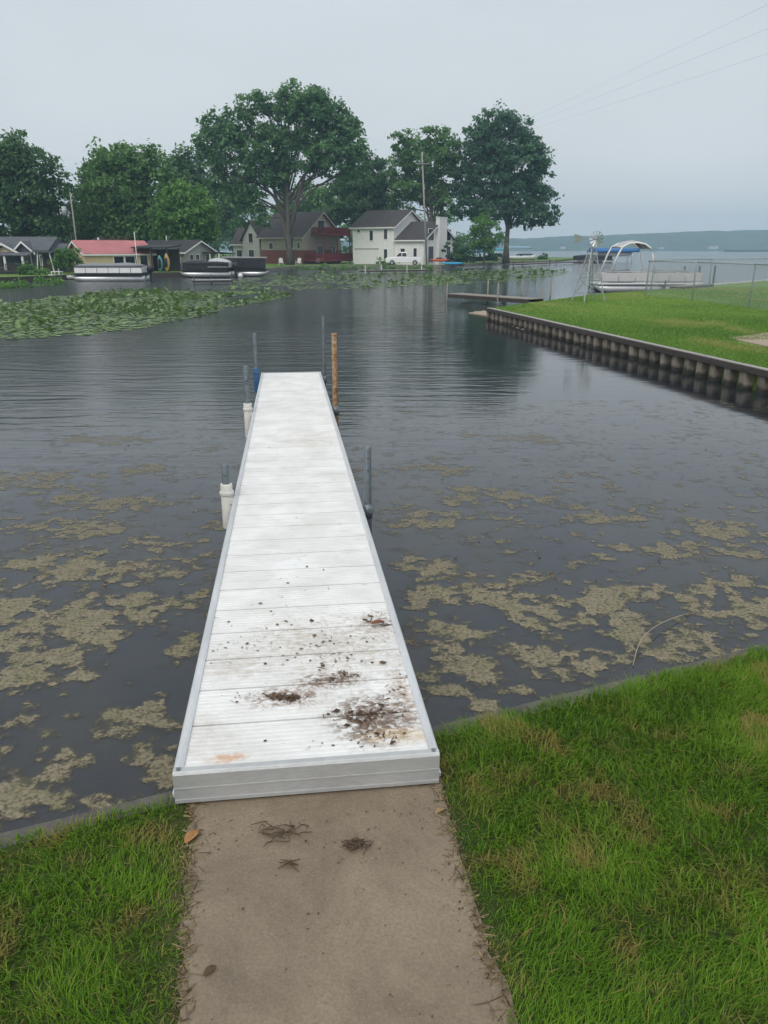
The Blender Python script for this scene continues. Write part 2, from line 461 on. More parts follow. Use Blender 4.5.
# ------------------------------------------------------------------ near seawall
def near_seawall():
    m, n, p = new_mat('seawall_cap'); g = G(n)
    pos = g.node('ShaderNodeNewGeometry').outputs['Position']
    f = g.rng(g.noise(pos, 5, 5, .7), .35, .65)
    n.links.new(g.mix(f, (.045, .041, .037), (.115, .104, .092)), p.inputs['Base Color']); p.inputs['Roughness'].default_value = .75
    n.links.new(g.bump(g.noise(pos, 40, 4), 1, .006), p.inputs['Normal'])
    x0, x1 = -40, 9.7
    d = Vector((1, WB, 0)).normalized(); nn = Vector((-d.y, d.x, 0))
    a = Vector((x0, wl(x0), 0)); b = Vector((x1, wl(x1), 0))
    mb = MB()
    prof = [(0.0, -1.6), (0.0, .33), (-.012, .345), (-.155, .35), (-.162, .30), (-.162, -1.6)]
    mb.prism([a + nn * o_ + Vector((0, 0, z)) for o_, z in prof], b - a)
    tag(mb.build('seawall', m), 'low grey concrete seawall holding the near grass back from the algae water', 'seawall')
near_seawall()

# ------------------------------------------------------------------ dock
DZ = .55
DZE = .37   # the deck falls a little towards its far end
dNL, dNR, dFL, dFR = at(172, 778, DZ), at(438, 750, DZ), at(261.5, 373.5, DZE), at(320.5, 372, DZE)
dn, df = (dNL + dNR) / 2, (dFL + dFR) / 2
DL = (df - dn).length
DYAW = math.atan2(-(df - dn).x, (df - dn).y)
DSLOPE = (DZE - DZ) / math.hypot(df.x - dn.x, df.y - dn.y)
DW = (dNR - dNL).length
dock = thing('dock', 'long white aluminium dock with ribbed deck reaching from the path into the water', 'dock', (dn.x, dn.y, DZ), DYAW)
drot = Matrix.Rotation(DYAW, 4, 'Z') @ Matrix.Rotation(math.atan(DSLOPE), 4, 'X')
dock.rotation_euler = drot.to_euler()
dinv = (Matrix.Translation((dn.x, dn.y, DZ)) @ drot).inverted()
def deck_at(px, py):
    z = DZ
    for _ in range(6):
        v = at(px, py, z); z = DZ + DSLOPE * (-(v.x - dn.x) * math.sin(DYAW) + (v.y - dn.y) * math.cos(DYAW))
    return v
def deck_z(x, y): return DZ + DSLOPE * (-(x - dn.x) * math.sin(DYAW) + (y - dn.y) * math.cos(DYAW))
def dl(px, py): v = dinv @ deck_at(px, py); return v.x, v.y
def deck_mat():
    m, n, p = new_mat('deck_white_aluminium'); g = G(n)
    oc = g.node('ShaderNodeTexCoord').outputs['Object']
    sp = g.node('ShaderNodeSeparateXYZ', {0: oc})
    blotch = g.rng(g.noise(oc, 2.3, 6, .65, .3), .35, .7)
    col = g.mix(blotch, (.77, .77, .76), (.60, .59, .565))
    # scuffs along the boards
    sc_ = g.rng(g.noise(g.mapping(oc, (2, 14, 1)), 1.5, 5, .7, .5), .52, .75)
    col = g.mix(g.math('MULTIPLY', sc_, .55), col, (.47, .45, .41))
    # board to board differences
    bd = g.math('FLOOR', g.math('DIVIDE', sp.outputs['Y'], .3355))
    wn_ = g.node('ShaderNodeTexWhiteNoise', {'W': bd}, noise_dimensions='1D').outputs['Value']
    col = g.mix(g.math('MULTIPLY', wn_, .16), col, (.50, .50, .50))
    def spot(px, py, rx, ry, k, c, fs=6.0, lo=.42, hi=.62):
        nonlocal col
        x, y = dl(px, py)
        v = g.mapping(oc, (1 / rx, 1 / ry, 0), loc=(-x / rx, -y / ry, 0))
        dd = g.node('ShaderNodeVectorMath', {0: v}, operation='LENGTH').outputs['Value']
        fall = g.rng(dd, 1.0, .15)
        nn = g.rng(g.noise(g.mapping(oc, (1, 1.5, 1), loc=(px, py, 0)), fs * 2.0, 8, .82, .5), lo, hi)
        ff = g.rng(g.math('ADD', g.math('MULTIPLY', fall, .55), g.math('MULTIPLY', nn, .62)), .50, .98)
        col = g.mix(g.math('MULTIPLY', g.math('MULTIPLY', ff, g.rng(dd, 1.0, .6)), k), col, c)
    spot(345, 650, .62, .9, .62, (.34, .27, .19), 7, .44, .64)
    spot(370, 640, .3, .45, .6, (.22, .15, .10), 14, .52, .64)
    spot(290, 640, .5, .5, .55, (.36, .29, .21), 9, .45, .62)
    spot(330, 680, .28, .14, .95, (.15, .09, .055), 11, .42, .56)
    spot(375, 718, .34, .34, .97, (.13, .075, .045), 8, .40, .55)
    spot(285, 697, .32, .16, .95, (.18, .10, .06), 10, .42, .58)
    spot(402, 690, .12, .5, .75, (.27, .17, .10), 10, .42, .62)
    spot(375, 622, .25, .3, .8, (.25, .16, .10), 9, .45, .62)
    spot(240, 665, .4, .3, .45, (.34, .27, .20), 7)
    spot(228, 758, .15, .06, .85, (.52, .26, .10), 9, .38, .60)
    spot(400, 735, .28, .1, .5, (.55, .40, .20), 7, .35, .55)
    spot(200, 735, .3, .3, .4, (.45, .40, .34), 7)
    spot(310, 440, .6, 1.0, .4, (.50, .44, .34), 4)
    sp_ = g.rng(g.noise(g.mapping(oc, (1, 1.5, 1), loc=(5, 9, 0)), 26, 3, .6), .70, .76)
    col = g.mix(g.math('MULTIPLY', sp_, .75), col, (.20, .16, .12))
    sr = g.rng(g.noise(g.mapping(oc, (1.2, 30, 1), (0, 0, .5), (2, 4, 0)), 2.2, 4, .7, 1.2), .66, .74)
    col = g.mix(g.math('MULTIPLY', sr, .35), col, (.33, .31, .28))
    n.links.new(col, p.inputs['Base Color']); p.inputs['Roughness'].default_value = .5
    n.links.new(g.bump(g.noise(oc, 120, 3), 1, .0006), p.inputs['Normal'])
    return m
rail_alu = M('rail_aluminium', (.58, .59, .60), .45, .14, 3, stretch=(6, .6, 6), metal=.35, bump=.0006, bscale=80)
def build_dock():
    hw = DW / 2 - .045
    prof = []
    pan = .3355; npan = int(DL / pan)
    pan = (DL - .06) / npan
    y = .03
    for i in range(npan):
        prof += [(y, -.04), (y + .014, -.04), (y + .0142, -.0015), (y + .016, 0)]
        nr_ = 9; s = (pan - .021) / nr_
        for k in range(nr_):
            y0 = y + .016 + k * s
            prof += [(y0 + s * .55, 0), (y0 + s * .66, -.0036), (y0 + s * .86, -.0036), (y0 + s * .97, 0)]
        prof += [(y + pan - .002, 0), (y + pan, -.0015)]
        y += pan
    prof.append((y, -.04))
    V = []; Fc = []
    for (yy, zz) in prof: V += [(-hw, yy, zz), (hw, yy, zz)]
    for i in range(len(prof) - 1): Fc.append((2 * i, 2 * i + 1, 2 * i + 3, 2 * i + 2))
    b = len(V)
    V += [(-hw, .03, -.055), (hw, .03, -.055), (hw, y, -.055), (-hw, y, -.055)]; Fc.append((b, b + 3, b + 2, b + 1))
    MB().add(V, Fc).build('deck', deck_mat(), dock)
    for s in (-1, 1):
        mb = MB()
        mb.xz([(s * hw, -.15), (s * hw, .008), (s * (hw + .012), .012), (s * (hw + .038), .012), (s * (hw + .045), .006), (s * (hw + .045), -.15)], .03, DL)
        mb.xz([(s * (hw + .046), -.15), (s * (hw + .046), -.13), (s * (hw + .062), -.13), (s * (hw + .062), -.15)], .03, DL)
        mb.build('side_rail', rail_alu, dock)
    fp = MB()
    ow = DW / 2
    fp.yz([(-.012, -.15), (-.012, -.004), (-.006, .006), (.0, .010), (.028, .010), (.028, -.15)], -ow, ow)
    fp.box((0, -.0145, -.142), (2 * ow - .004, .005, .016)); fp.box((0, -.0135, -.075), (2 * ow - .004, .003, .006))
    o = fp.build('front_panel', M('front_aluminium', (.46, .465, .465), .45, .12, 2.0, stretch=(1.2, 1, 4), metal=.35, bump=.001, bscale=30), dock)
    for s in (-1, 1):
        MB().tube([(s * (ow - .025), .014, .009), (s * (ow - .025), .014, .016)], .010, 10).build('bolt', galv_dark, o)
    MB().yz([(DL, -.15), (DL, .010), (DL + .028, .010), (DL + .028, -.15)], -ow, ow).build('end_rail', rail_alu, dock)
    # joists under the deck
    for k in range(13): MB().box((0, .5 + k * (DL - 1) / 12, -.10), (2 * hw - .01, .04, .09)).build('joist', rail_alu, dock)
build_dock()
def rust_mat():
    m, n, p = new_mat('rusty_pipe'); g = G(n)
    oc = g.node('ShaderNodeTexCoord').outputs['Object']
    f = g.rng(g.noise(oc, 9, 5, .7), .38, .62); f2 = g.rng(g.noise(g.mapping(oc, loc=(3, 1, 2)), 22, 4, .7), .5, .65)
    col = g.mix(f, (.36, .235, .125), (.17, .075, .035)); col = g.mix(g.math('MULTIPLY', f2, .7), col, (.50, .40, .28))
    n.links.new(col, p.inputs['Base Color']); p.inputs['Roughness'].default_value = .85
    n.links.new(g.bump(g.noise(oc, 60, 4), 1, .003), p.inputs['Normal'])
    return m
rusty = rust_mat()
bracket_white = M('white_bracket_plastic', (.62, .61, .57), .5, .16, 6)
bracket_blue = M('blue_bracket', (.03, .10, .22), .5, .25, 8)
def post(side, px, py, above, r, mat, label, bracket=None, btop=.1, bbot=.32, gap=.0):
    """py/px = where the post meets the dock edge in the photo"""
    _, y = dl(px, py)
    x = side * (DW / 2 + .03 + r + gap)
    mb = MB()
    mb.tube([(x, y, -1.6), (x, y, above - .006), (x, y, above)], [r, r, r * .93], 16)
    mb.tube([(x, y, above), (x, y, above + .004)], [r * .93, r * .7], 16)
    o = mb.build('post', mat, dock); o['label'] = label
    for zz in (above - .10, above - .22):
        if above > .25: MB().tube([(x, y - r - .001, zz), (x, y - r + .004, zz)], .008, 8).build('pin_hole', black_plastic, o)
    mb = MB()
    if bracket:
        w_ = r + .022
        mb.tube([(x, y, -bbot), (x, y, -bbot + .02), (x, y, btop - .01), (x, y, btop)], [w_ * .92, w_, w_, w_ * .94], 14)
        mb.box((x - side * (w_ * .5 + .01), y, -.03), (w_ + .05, .11, .05))
        mb.tube([(x, y, btop - .11), (x, y, btop - .075)], w_ + .012, 14)
        b = mb.build('bracket', bracket, o, bevel=.004)
    else:
        mb.tube([(x, y, -.16), (x, y, -.02)], r + .010, 14)
        mb.box((x - side * (r * .5 + .02), y, -.09), (r + .06, .07, .12))
        mb.tube([(x + side * .02, y - r - .06, -.06), (x + side * .02, y, -.06)], .012, 8)
        mb.tube([(x + side * .02, y - r - .075, -.06), (x + side * .02, y - r - .05, -.06)], .024, 8)
        mb.build('bracket', galv_dark, o)
post(-1, 234, 497, .33, .037, galv_dark, 'short grey pipe in a white bracket nearest the yard', bracket_white, .14, .32)
post(-1, 252.9, 412, .70, .042, galv_dark, 'grey pipe in a white bracket halfway out', bracket_white, .14, .40)
post(-1, 260.3, 379, .88, .036, galv_dark, 'thin grey pipe in a blue bracket at the far end', bracket_blue, .22, .24)
post(1, 360.5, 502, .54, .036, galv_dark, 'bare dark grey pipe alone on its side')
post(1, 330.5, 405, 1.13, .044, rusty, 'rust streaked orange pipe', None)
post(1, 321, 375, 1.16, .026, galv_dark, 'tall thin grey pipe at the far corner')

# leaf litter and crumbs on the deck
brown_leaf = leaf_mat('dead_leaf', (.045, .026, .016), (.20, .12, .06), .1)
def flakes(name, spots, z, label, parent=None, seed=3, smin=.006, smax=.03, zf=None):
    rg = np.random.default_rng(seed); V = []; Fq = []; tint = []
    for (px, py, rx, ry, n) in spots:
        c = deck_at(px, py) if zf else at(px, py, z)
        for _ in range(n):
            x = c.x + rx * rg.normal(); y = c.y + ry * rg.normal()
            s = rg.uniform(smin, smax) * rg.uniform(.5, 1); a = rg.uniform(0, 6.28)
            if zf: z = zf(x, y) + .001
            long = rg.random() < .45; wd = s * (.15 if long else rg.uniform(.4, .9)); ln = s * (2.2 if long else 1)
            ux, uy = math.cos(a), math.sin(a); h = s * rg.uniform(.1, .5)
            b = len(V)
            V += [(x - ux * ln, y - uy * ln, z + .002), (x - uy * wd, y + ux * wd, z + .003 + h * rg.random()), (x + ux * ln, y + uy * ln, z + .003 + h * .5), (x + uy * wd, y - ux * wd, z + .003 + h * rg.random())]
            Fq.append((b, b + 1, b + 2, b + 3)); tint += [rg.random() ** 1.8] * 4
    o = np_mesh(name, V, [np.array(Fq)], brown_leaf, parent, {'tint': tint})
    return tag(o, label, 'leaf litter', kind='stuff')
flakes('leaf_litter', [(285, 698, .05, .022, 110), (342, 676, .06, .03, 40), (376, 620, .05, .04, 40), (362, 718, .07, .04, 100), (378, 735, .07, .03, 50), (330, 660, .10, .06, 45),
                       (400, 695, .04, .12, 40), (250, 645, .12, .05, 16), (335, 640, .18, .12, 60), (240, 698, .06, .04, 14), (330, 745, .15, .02, 16), (300, 600, .2, .3, 20), (340, 500, .3, 1.2, 30), (290, 420, .3, 1.5, 30), (230, 650, .12, .3, 16)],
       DZ + .001, 'brown crumbs of leaves and mud strewn over the near end of the white dock', zf=deck_z, smin=.003, smax=.019)
flakes('leaf_scraps', [(285, 697, .06, .03, 16), (378, 622, .06, .05, 10), (362, 715, .09, .06, 14), (340, 676, .10, .05, 8), (400, 640, .08, .2, 6), (300, 640, .25, .25, 8)], DZ + .002, 'torn scraps of dead brown leaf on the near end of the white dock', seed=33, zf=deck_z, smin=.014, smax=.034)
flakes('path_crumbs', [(300, 850, .35, .22, 70), (420, 815, .12, .05, 25), (260, 835, .2, .06, 40), (360, 845, .12, .06, 40), (330, 950, .3, .25, 50), (190, 900, .03, .3, 90), (470, 900, .05, .25, 90)],
       GZ + .006, 'tiny dark crumbs and plant bits scattered on the concrete path', seed=9, smin=.003, smax=.009)
def clippings():
    V = []; Fq = []; tint = []; rg = np.random.default_rng(21)
    for k in range(900):
        y = rg.uniform(1.5, 3.1); left = rg.random() < .5
        x = (pathL(y) + abs(rg.normal(0, .035)) - .01) if left else (pathR(y) - abs(rg.normal(0, .035)) + .01)
        a = rg.uniform(0, 6.28); l = rg.uniform(.006, .032); w_ = rg.uniform(.0008, .0022); z = GZ + .007
        ux, uy = math.cos(a), math.sin(a); b = len(V)
        V += [(x - ux * l - uy * w_, y - uy * l + ux * w_, z), (x - ux * l + uy * w_, y - uy * l - ux * w_, z), (x + ux * l + uy * w_, y + uy * l - ux * w_, z + rg.uniform(0, .012)), (x + ux * l - uy * w_, y + uy * l + ux * w_, z + rg.uniform(0, .012))]
        Fq.append((b, b + 1, b + 2, b + 3)); tint += [rg.random()] * 4
    m = leaf_mat('dry_clipping', (.07, .05, .028), (.30, .23, .12), .15)
    tag(np_mesh('grass_clippings', V, [np.array(Fq)], m, None, {'tint': tint}), 'dry grass clippings lying along both edges of the concrete path', 'grass clippings', kind='stuff')
clippings()
flakes('floating_bits', [(600, 450, 1.6, 1.0, 40), (120, 450, 1.6, 1.0, 30), (520, 560, .8, .6, 30), (80, 580, .6, .6, 30), (640, 380, 2, 1.5, 25)], .004, 'tiny dark plant bits floating on the water', seed=15, smin=.012, smax=.034)
def twig_pile(px, py, n, spread, label, rz, seed):
    c = at(px, py, GZ + .006); rg = random.Random(seed)
    t = MB()
    for i in range(n):
        x, y = rg.gauss(0, spread), rg.gauss(0, spread * .45); a = rg.gauss(rz, .55); l = rg.uniform(.012, .045)
        z = .004 + rg.random() * .014
        t.tube([(x - math.cos(a) * l, y - math.sin(a) * l, z), (x + rg.gauss(0, .008), y + rg.gauss(0, .008), z + .006), (x + math.cos(a) * l, y + math.sin(a) * l, z * .6)], [.0012, .0030, .0015], 5)
    tw = t.build('twig_pile', M('dead_twig', (.085, .055, .032), .9, .4, 20), None, loc=(c.x, c.y, GZ + .006))
    tag(tw, label, 'twigs', 'piles of dead twigs on the path')
twig_pile(277, 833, 26, .050, 'flat wide scatter of dead twigs on the path just below the dock', .1, 2)
twig_pile(356, 846, 34, .030, 'thicker tight bundle of dead twigs lying alone right of the middle of the path', .5, 3)
twig_pile(290, 866, 7, .014, 'small pale scrap of twigs below the other two on the path', .1, 4)
def leaf(px, py, z, s, rz, col, label, name='dead_leaf'):
    c = at(px, py, z)
    V = []; Fc = []
    n = 9
    for i in range(n):
        t = i / (n - 1); w_ = s * .32 * math.sin(math.pi * min(1, t * .92 + .04)) ** .8
        V += [(t * s - s / 2, -w_, .006 + .25 * w_ + .012 * math.sin(t * 3)), (t * s - s / 2, 0, .004), (t * s - s / 2, w_, .008 + .3 * w_)]
    for i in range(n - 1):
        for k in range(2): a = i * 3 + k; Fc.append((a, a + 1, a + 4, a + 3))
    o = MB().add(V, Fc, 0, True).build(name, M('curled_leaf_' + name + str(int(px)), col, .8, .3, 20), loc=(c.x, c.y, z))
    o.rotation_euler = (0, 0, rz); o.modifiers.new('solid', 'SOLIDIFY').thickness = .0012
    return tag(o, label, 'leaf')
leaf(192, 838, GZ + .008, .085, 1.1, (.34, .17, .06), 'curled orange brown leaf at the left path edge beside the grass')
leaf(393, 744, DZ + .004, .035, .8, (.10, .045, .03), 'small dark brown leaf standing near the front right corner of the dock')
leaf(440, 812, GZ + .006, .05, .6, (.33, .22, .10), 'pale tan leaf on the path right edge just below the dock')
leaf(210, 972, GZ + .006, .05, .9, (.10, .06, .03), 'small dark leaf lying low on the left side of the path')
leaf(378, 624, DZ + .002, .09, .3, (.22, .075, .045), 'reddish brown leaf on the right side of the dock in the dirty part')

# floating algae
def algae():
    mats = [(30,655,55,42),(75,625,30,22),(15,610,30,16),(25,690,25,15),(130,605,60,16),(90,640,28,18),(70,672,25,14),(95,575,90,18),(60,530,70,10),(150,545,50,12),(190,600,22,14),(20,565,35,8),
            (15,800,30,22),(70,760,35,22),(100,795,60,14),(150,745,45,30),(140,715,40,16),(175,770,30,25),(60,800,60,10),(185,640,16,14),(165,700,25,12),(30,480,70,9),(110,500,60,8),(110,440,50,4),(150,470,40,5),(190,560,30,12),
            (440,572,22,12),(470,588,35,16),(432,600,22,22),(455,625,32,20),(520,590,32,20),(548,612,36,24),(590,605,50,16),(620,625,40,20),(655,600,40,14),(700,595,70,14),(735,615,50,20),(690,640,45,14),(640,655,40,12),(600,660,40,10),
            (470,655,28,26),(445,690,40,12),(500,690,40,10),(540,650,40,9),(565,672,30,14),(540,700,28,8),(470,700,40,12),(425,640,18,30),(620,516,45,7),(475,497,50,9),(430,520,38,14),(530,500,40,6),(720,530,50,8),(745,550,40,8),(525,437,40,4),(660,550,40,6),(590,560,40,6),(750,580,30,10),(420,560,20,10),(440,470,40,4)]
    # (left half mats continue beyond the frame)
    mats += [(-60, 700, 60, 50), (-50, 600, 60, 40), (-120, 640, 80, 50), (830, 600, 70, 30), (900, 560, 80, 30)]
    cell = .018
    xs = np.arange(-5.2, 7.4, cell); ys = np.arange(1.4, 15.0, cell)
    X, Y = np.meshgrid(xs, ys)
    D = np.zeros_like(X)
    wx = X + .35 * (fbm(X * 1.6, Y * 1.6, 3, 21) - .5); wy = Y + .45 * (fbm(X * 1.5, Y * 1.5, 3, 31) - .5)
    for (px, py, rx, ry) in mats:
        c = at(px, py, 0); a = at(px + rx, py, 0); u = at(px, py - ry, 0)
        sx, sy = abs(a.x - c.x), abs(u.y - c.y)
        q = ((wx - c.x) / sx) ** 2 + ((wy - c.y) / sy) ** 2
        D = np.maximum(D, np.exp(-q * 1.0))
    n1 = fbm(X * 3.2, Y * 3.6, 5, 41); n2 = fbm(X * 15, Y * 17, 4, 51)
    n3 = fbm(X * 7.5 + 3, Y * 8.5, 4, 57)
    dens = .015 + D * .62 + (n1 - .5) * .95 + (n3 - .5) * 1.35 + (n2 - .5) * 1.0
    shoreline = Y > (WA + WB * X + .015)
    keep = (dens > .08) & shoreline
    # not under the near end of the dock frame matters little; real mats do drift there
    kk = keep[:-1, :-1] & keep[1:, :-1] & keep[:-1, 1:] & keep[1:, 1:]
    idx = -np.ones(X.shape, dtype=np.int64)
    use = np.zeros_like(keep); use[:-1, :-1] |= kk; use[1:, :-1] |= kk; use[:-1, 1:] |= kk; use[1:, 1:] |= kk
    idx[use] = np.arange(use.sum())
    Z = .003 + .005 * np.clip(dens - .42, 0, .6) * (0.4 + n2)
    V = np.stack([X[use], Y[use], Z[use]], 1)
    i, j = np.nonzero(kk)
    F_ = np.stack([idx[i, j], idx[i, j + 1], idx[i + 1, j + 1], idx[i + 1, j]], 1)
    m, n, p = new_mat('floating_algae'); g = G(n)
    d = g.node('ShaderNodeAttribute', attribute_name='dens').outputs['Fac']
    pos = g.node('ShaderNodeNewGeometry').outputs['Position']
    f = g.noise(pos, 38, 5, .75); f1 = g.noise(pos, 5, 4, .6)
    dd = g.math('ADD', d, g.math('MULTIPLY', g.math('SUBTRACT', f, .5), .60))
    alpha = g.math('ADD', g.math('MULTIPLY', g.rng(dd, .10, .46), .38), g.math('MULTIPLY', g.rng(dd, .36, .60), .50))
    ysep = g.node('ShaderNodeSeparateXYZ', {0: pos}).outputs['Y']
    alpha = g.math('MULTIPLY', alpha, g.rng(f, .33, .52, .62, 1.0))
    alpha = g.math('MULTIPLY', alpha, g.rng(ysep, 6.0, 12, 1.0, .5))
    col = g.mix(g.rng(f, .34, .66), (.125, .108, .070), (.315, .270, .178)); col = g.mix(g.rng(dd, .56, .30), col, (.070, .066, .045))
    col = g.mix(g.math('MULTIPLY', g.rng(f1, .45, .65), .8), col, g.mix(g.rng(f, .36, .64), (.105, .10, .055), (.25, .235, .125)))
    n.links.new(col, p.inputs['Base Color']); p.inputs['Roughness'].default_value = .55; p.inputs['Specular IOR Level'].default_value = .3
    n.links.new(alpha, p.inputs['Alpha'])
    n.links.new(g.bump(g.noise(pos, 45, 4, .7), 1, .006), p.inputs['Normal'])
    o = np_mesh('algae', V, [F_], m, None, {'dens': dens[use]}, smooth=True)
    tag(o, 'tan mats of algae floating on the dark water beside the dock', 'algae', kind='stuff')
algae()
def reed_stalk(p0, p1, bend, label):
    a, b = at(*p0, 0), at(*p1, 0); pts = []
    for i in range(12):
        t = i / 11; v = a.lerp(b, t); v.z = .012 + .05 * math.sin(math.pi * t) * bend; v.x += -.12 * math.sin(math.pi * t); pts.append(v)
    o = MB().tube(pts, .0032, 6).build('reed_stalk', M('dry_reed', (.34, .30, .21), .8, .2, 10))
    tag(o, label, 'reed', 'dry reed stalks lying on the algae')
reed_stalk((633, 667), (690, 614), 1, 'thin bent pale reed stalk lying over the algae by the seawall')

# ------------------------------------------------------------------ near grass
def near_grass():
    N = 420000
    # more blades close to the camera's frame
    X = rng.uniform(-3.4, 4.6, N); Y = rng.uniform(1.0, 5.4, N)
    inframe = (Y > 1.6) & (np.abs(X) < Y * .62 + .45)
    keepp = inframe | (rng.random(N) < .4)
    X, Y = X[keepp], Y[keepp]
    lx = np.array([pathL(0), pathL(1)]); rx_ = np.array([pathR(0), pathR(1)])
    PLx = lx[0] + (lx[1] - lx[0]) * Y; PRx = rx_[0] + (rx_[1] - rx_[0]) * Y
    ej = .09 * (fbm(X * 6, Y * 6, 3, 3) - .42)
    onland = Y < WA + WB * X - .135 + .07 * (fbm(X * 9, Y * 9, 3, 77) - .5)
    ok = onland & ((X < PLx + ej) | (X > PRx - ej))
    # dock front: the frame sits above; grass beside it only
    v = np.stack([X - dn.x, Y - dn.y], 1); c_, s_ = math.cos(-DYAW), math.sin(-DYAW)
    qx = v[:, 0] * c_ - v[:, 1] * s_; qy = v[:, 0] * s_ + v[:, 1] * c_
    under = (np.abs(qx) < DW / 2 + .015) & (qy > -.02)
    mid = (X > PLx + .025) & (X < PRx - .025)
    ok &= ~under & ~mid
    X, Y, PLx, PRx = X[ok], Y[ok], PLx[ok], PRx[ok]
    n = len(X)
    cl = fbm(X * 5, Y * 5, 4, 61); patch = fbm(X * 1.3, Y * 1.3, 4, 71); fine = fbm(X * 14, Y * 14, 3, 81)
    edge = np.minimum(np.abs(X - PLx), np.abs(X - PRx)); side = X < 0
    thin = np.clip((.16 - edge) / .16, 0, 1)
    hgt = (.026 + .040 * cl + .025 * rng.random(n)) * (1 - .55 * thin) * np.where(side, .75, 1.0)
    dry = np.clip((patch - .55) * 1.6 + (fbm(X * 7 + 5, Y * 7, 3, 87) - .56) * 4.0 + (rng.random(n) - .5) * .7 + .45 * thin + np.where(side, .34, .07), 0, 1) * .85
    drop = (rng.random(n) < thin * .25) | (rng.random(n) < .35 * (fine < .33))
    k = ~drop
    X, Y, hgt, dry, cl, patch = X[k], Y[k], hgt[k], dry[k], cl[k], patch[k]; n = len(X)
    a = rng.uniform(0, 2 * np.pi, n) ; flow = fbm(X * 2, Y * 2, 2, 91) * 6.28 * 1.5
    a = np.where(rng.random(n) < .55, flow + rng.normal(0, .6, n), a)
    straw = rng.random(n) < .02
    dry = np.where(straw, 1.0, dry)
    lean = hgt * np.where(straw, rng.uniform(.9, 1.9, n), rng.uniform(.25, 1.2, n))
    wdt = rng.uniform(.0013, .0028, n)
    dx, dy = np.cos(a), np.sin(a); px_, py_ = -dy * wdt, dx * wdt
    base = np.stack([X, Y, np.full(n, GZ - .004)], 1)
    P = np.zeros((n, 5, 3))
    side_ = np.stack([px_, py_, np.zeros(n)], 1)
    P[:, 0] = base - side_; P[:, 1] = base + side_
    midp = base + np.stack([dx * lean * .35, dy * lean * .35, hgt * .62], 1)
    P[:, 2] = midp + side_ * .8; P[:, 3] = midp - side_ * .8
    P[:, 4] = base + np.stack([dx * lean, dy * lean, hgt * rng.uniform(.75, 1.0, n)], 1)
    b = np.arange(n)[:, None] * 5
    Q = b + np.array([[0, 1, 2, 3]]); T = b + np.array([[3, 2, 4]])
    tint = np.clip(.24 + .55 * cl + .5 * (patch - .4) + rng.normal(0, .2, n), 0, 1)
    m = leaf_mat('grass_blade', (.042, .125, .011), (.200, .350, .032), .36, dry=(.34, .26, .09)); m.node_tree.nodes['Principled BSDF'].inputs['Specular IOR Level'].default_value = .12
    o = np_mesh('grass', P.reshape(-1, 3), [Q, T], m, None, {'tint': np.repeat(tint, 5), 'dry': np.repeat(dry, 5)})
    tag(o, 'mown green grass with dry brown patches around the path and along the seawall', 'grass', kind='stuff')
near_grass()
def lot_grass():
    N = 220000
    t = rng.random(N); Yv = 15 + 36 * t ** 1.5; 
    xl = S0.x + (Yv - S0.y) * sd.x / sd.y + .3
    Xv = xl + rng.random(N) * np.maximum(.5, Yv * .85 - xl + .5)
    # lake side limit
    ex = np.array([e_.x for e_ in edge]); ey = np.array([e_.y for e_ in edge])
    lim = np.interp(Xv, np.concatenate([[S0.x], ex]), np.concatenate([[S0.y], ey])) - .15
    pad = (np.abs(Yv - 20.4) < .8) & (Xv > 9.25 + .35 * np.abs(Yv - 20.4))
    ok = (Yv < lim) & ~pad
    X, Y = Xv[ok], Yv[ok]; n = len(X)
    cl = fbm(X * .8, Y * .8, 4, 5); a = rng.uniform(0, 6.28, n)
    h = .04 + .05 * cl * rng.random(n); wd = .008 + .0004 * Y
    b0 = np.stack([X, Y, np.full(n, LZ - .005)], 1)
    s_ = np.stack([np.cos(a) * wd, np.sin(a) * wd, np.zeros(n)], 1)
    tip = b0 + np.stack([rng.normal(0, .025, n), rng.normal(0, .025, n), h], 1)
    P = np.stack([b0 - s_, b0 + s_, tip], 1).reshape(-1, 3)
    T = np.arange(n * 3).reshape(-1, 3)
    m = leaf_mat('lot_grass_blade', (.10, .215, .032), (.235, .37, .07), .35, dry=(.36, .34, .12))
    tag(np_mesh('lawn_grass', P, [T], m, None, {'tint': np.repeat(np.clip(.1 + cl * .5 + (fbm(X * .22, Y * .12, 3, 15) - .35) * 1.3 + rng.normal(0, .15, n), 0, 1), 3), 'dry': np.repeat(np.clip((fbm(X * .45 + 8, Y * .3, 4, 44) - .55) * 5 + rng.normal(0, .15, n), 0, .75), 3)}), 'smooth bright green lawn grass across the channel', 'grass', kind='stuff')
lot_grass()

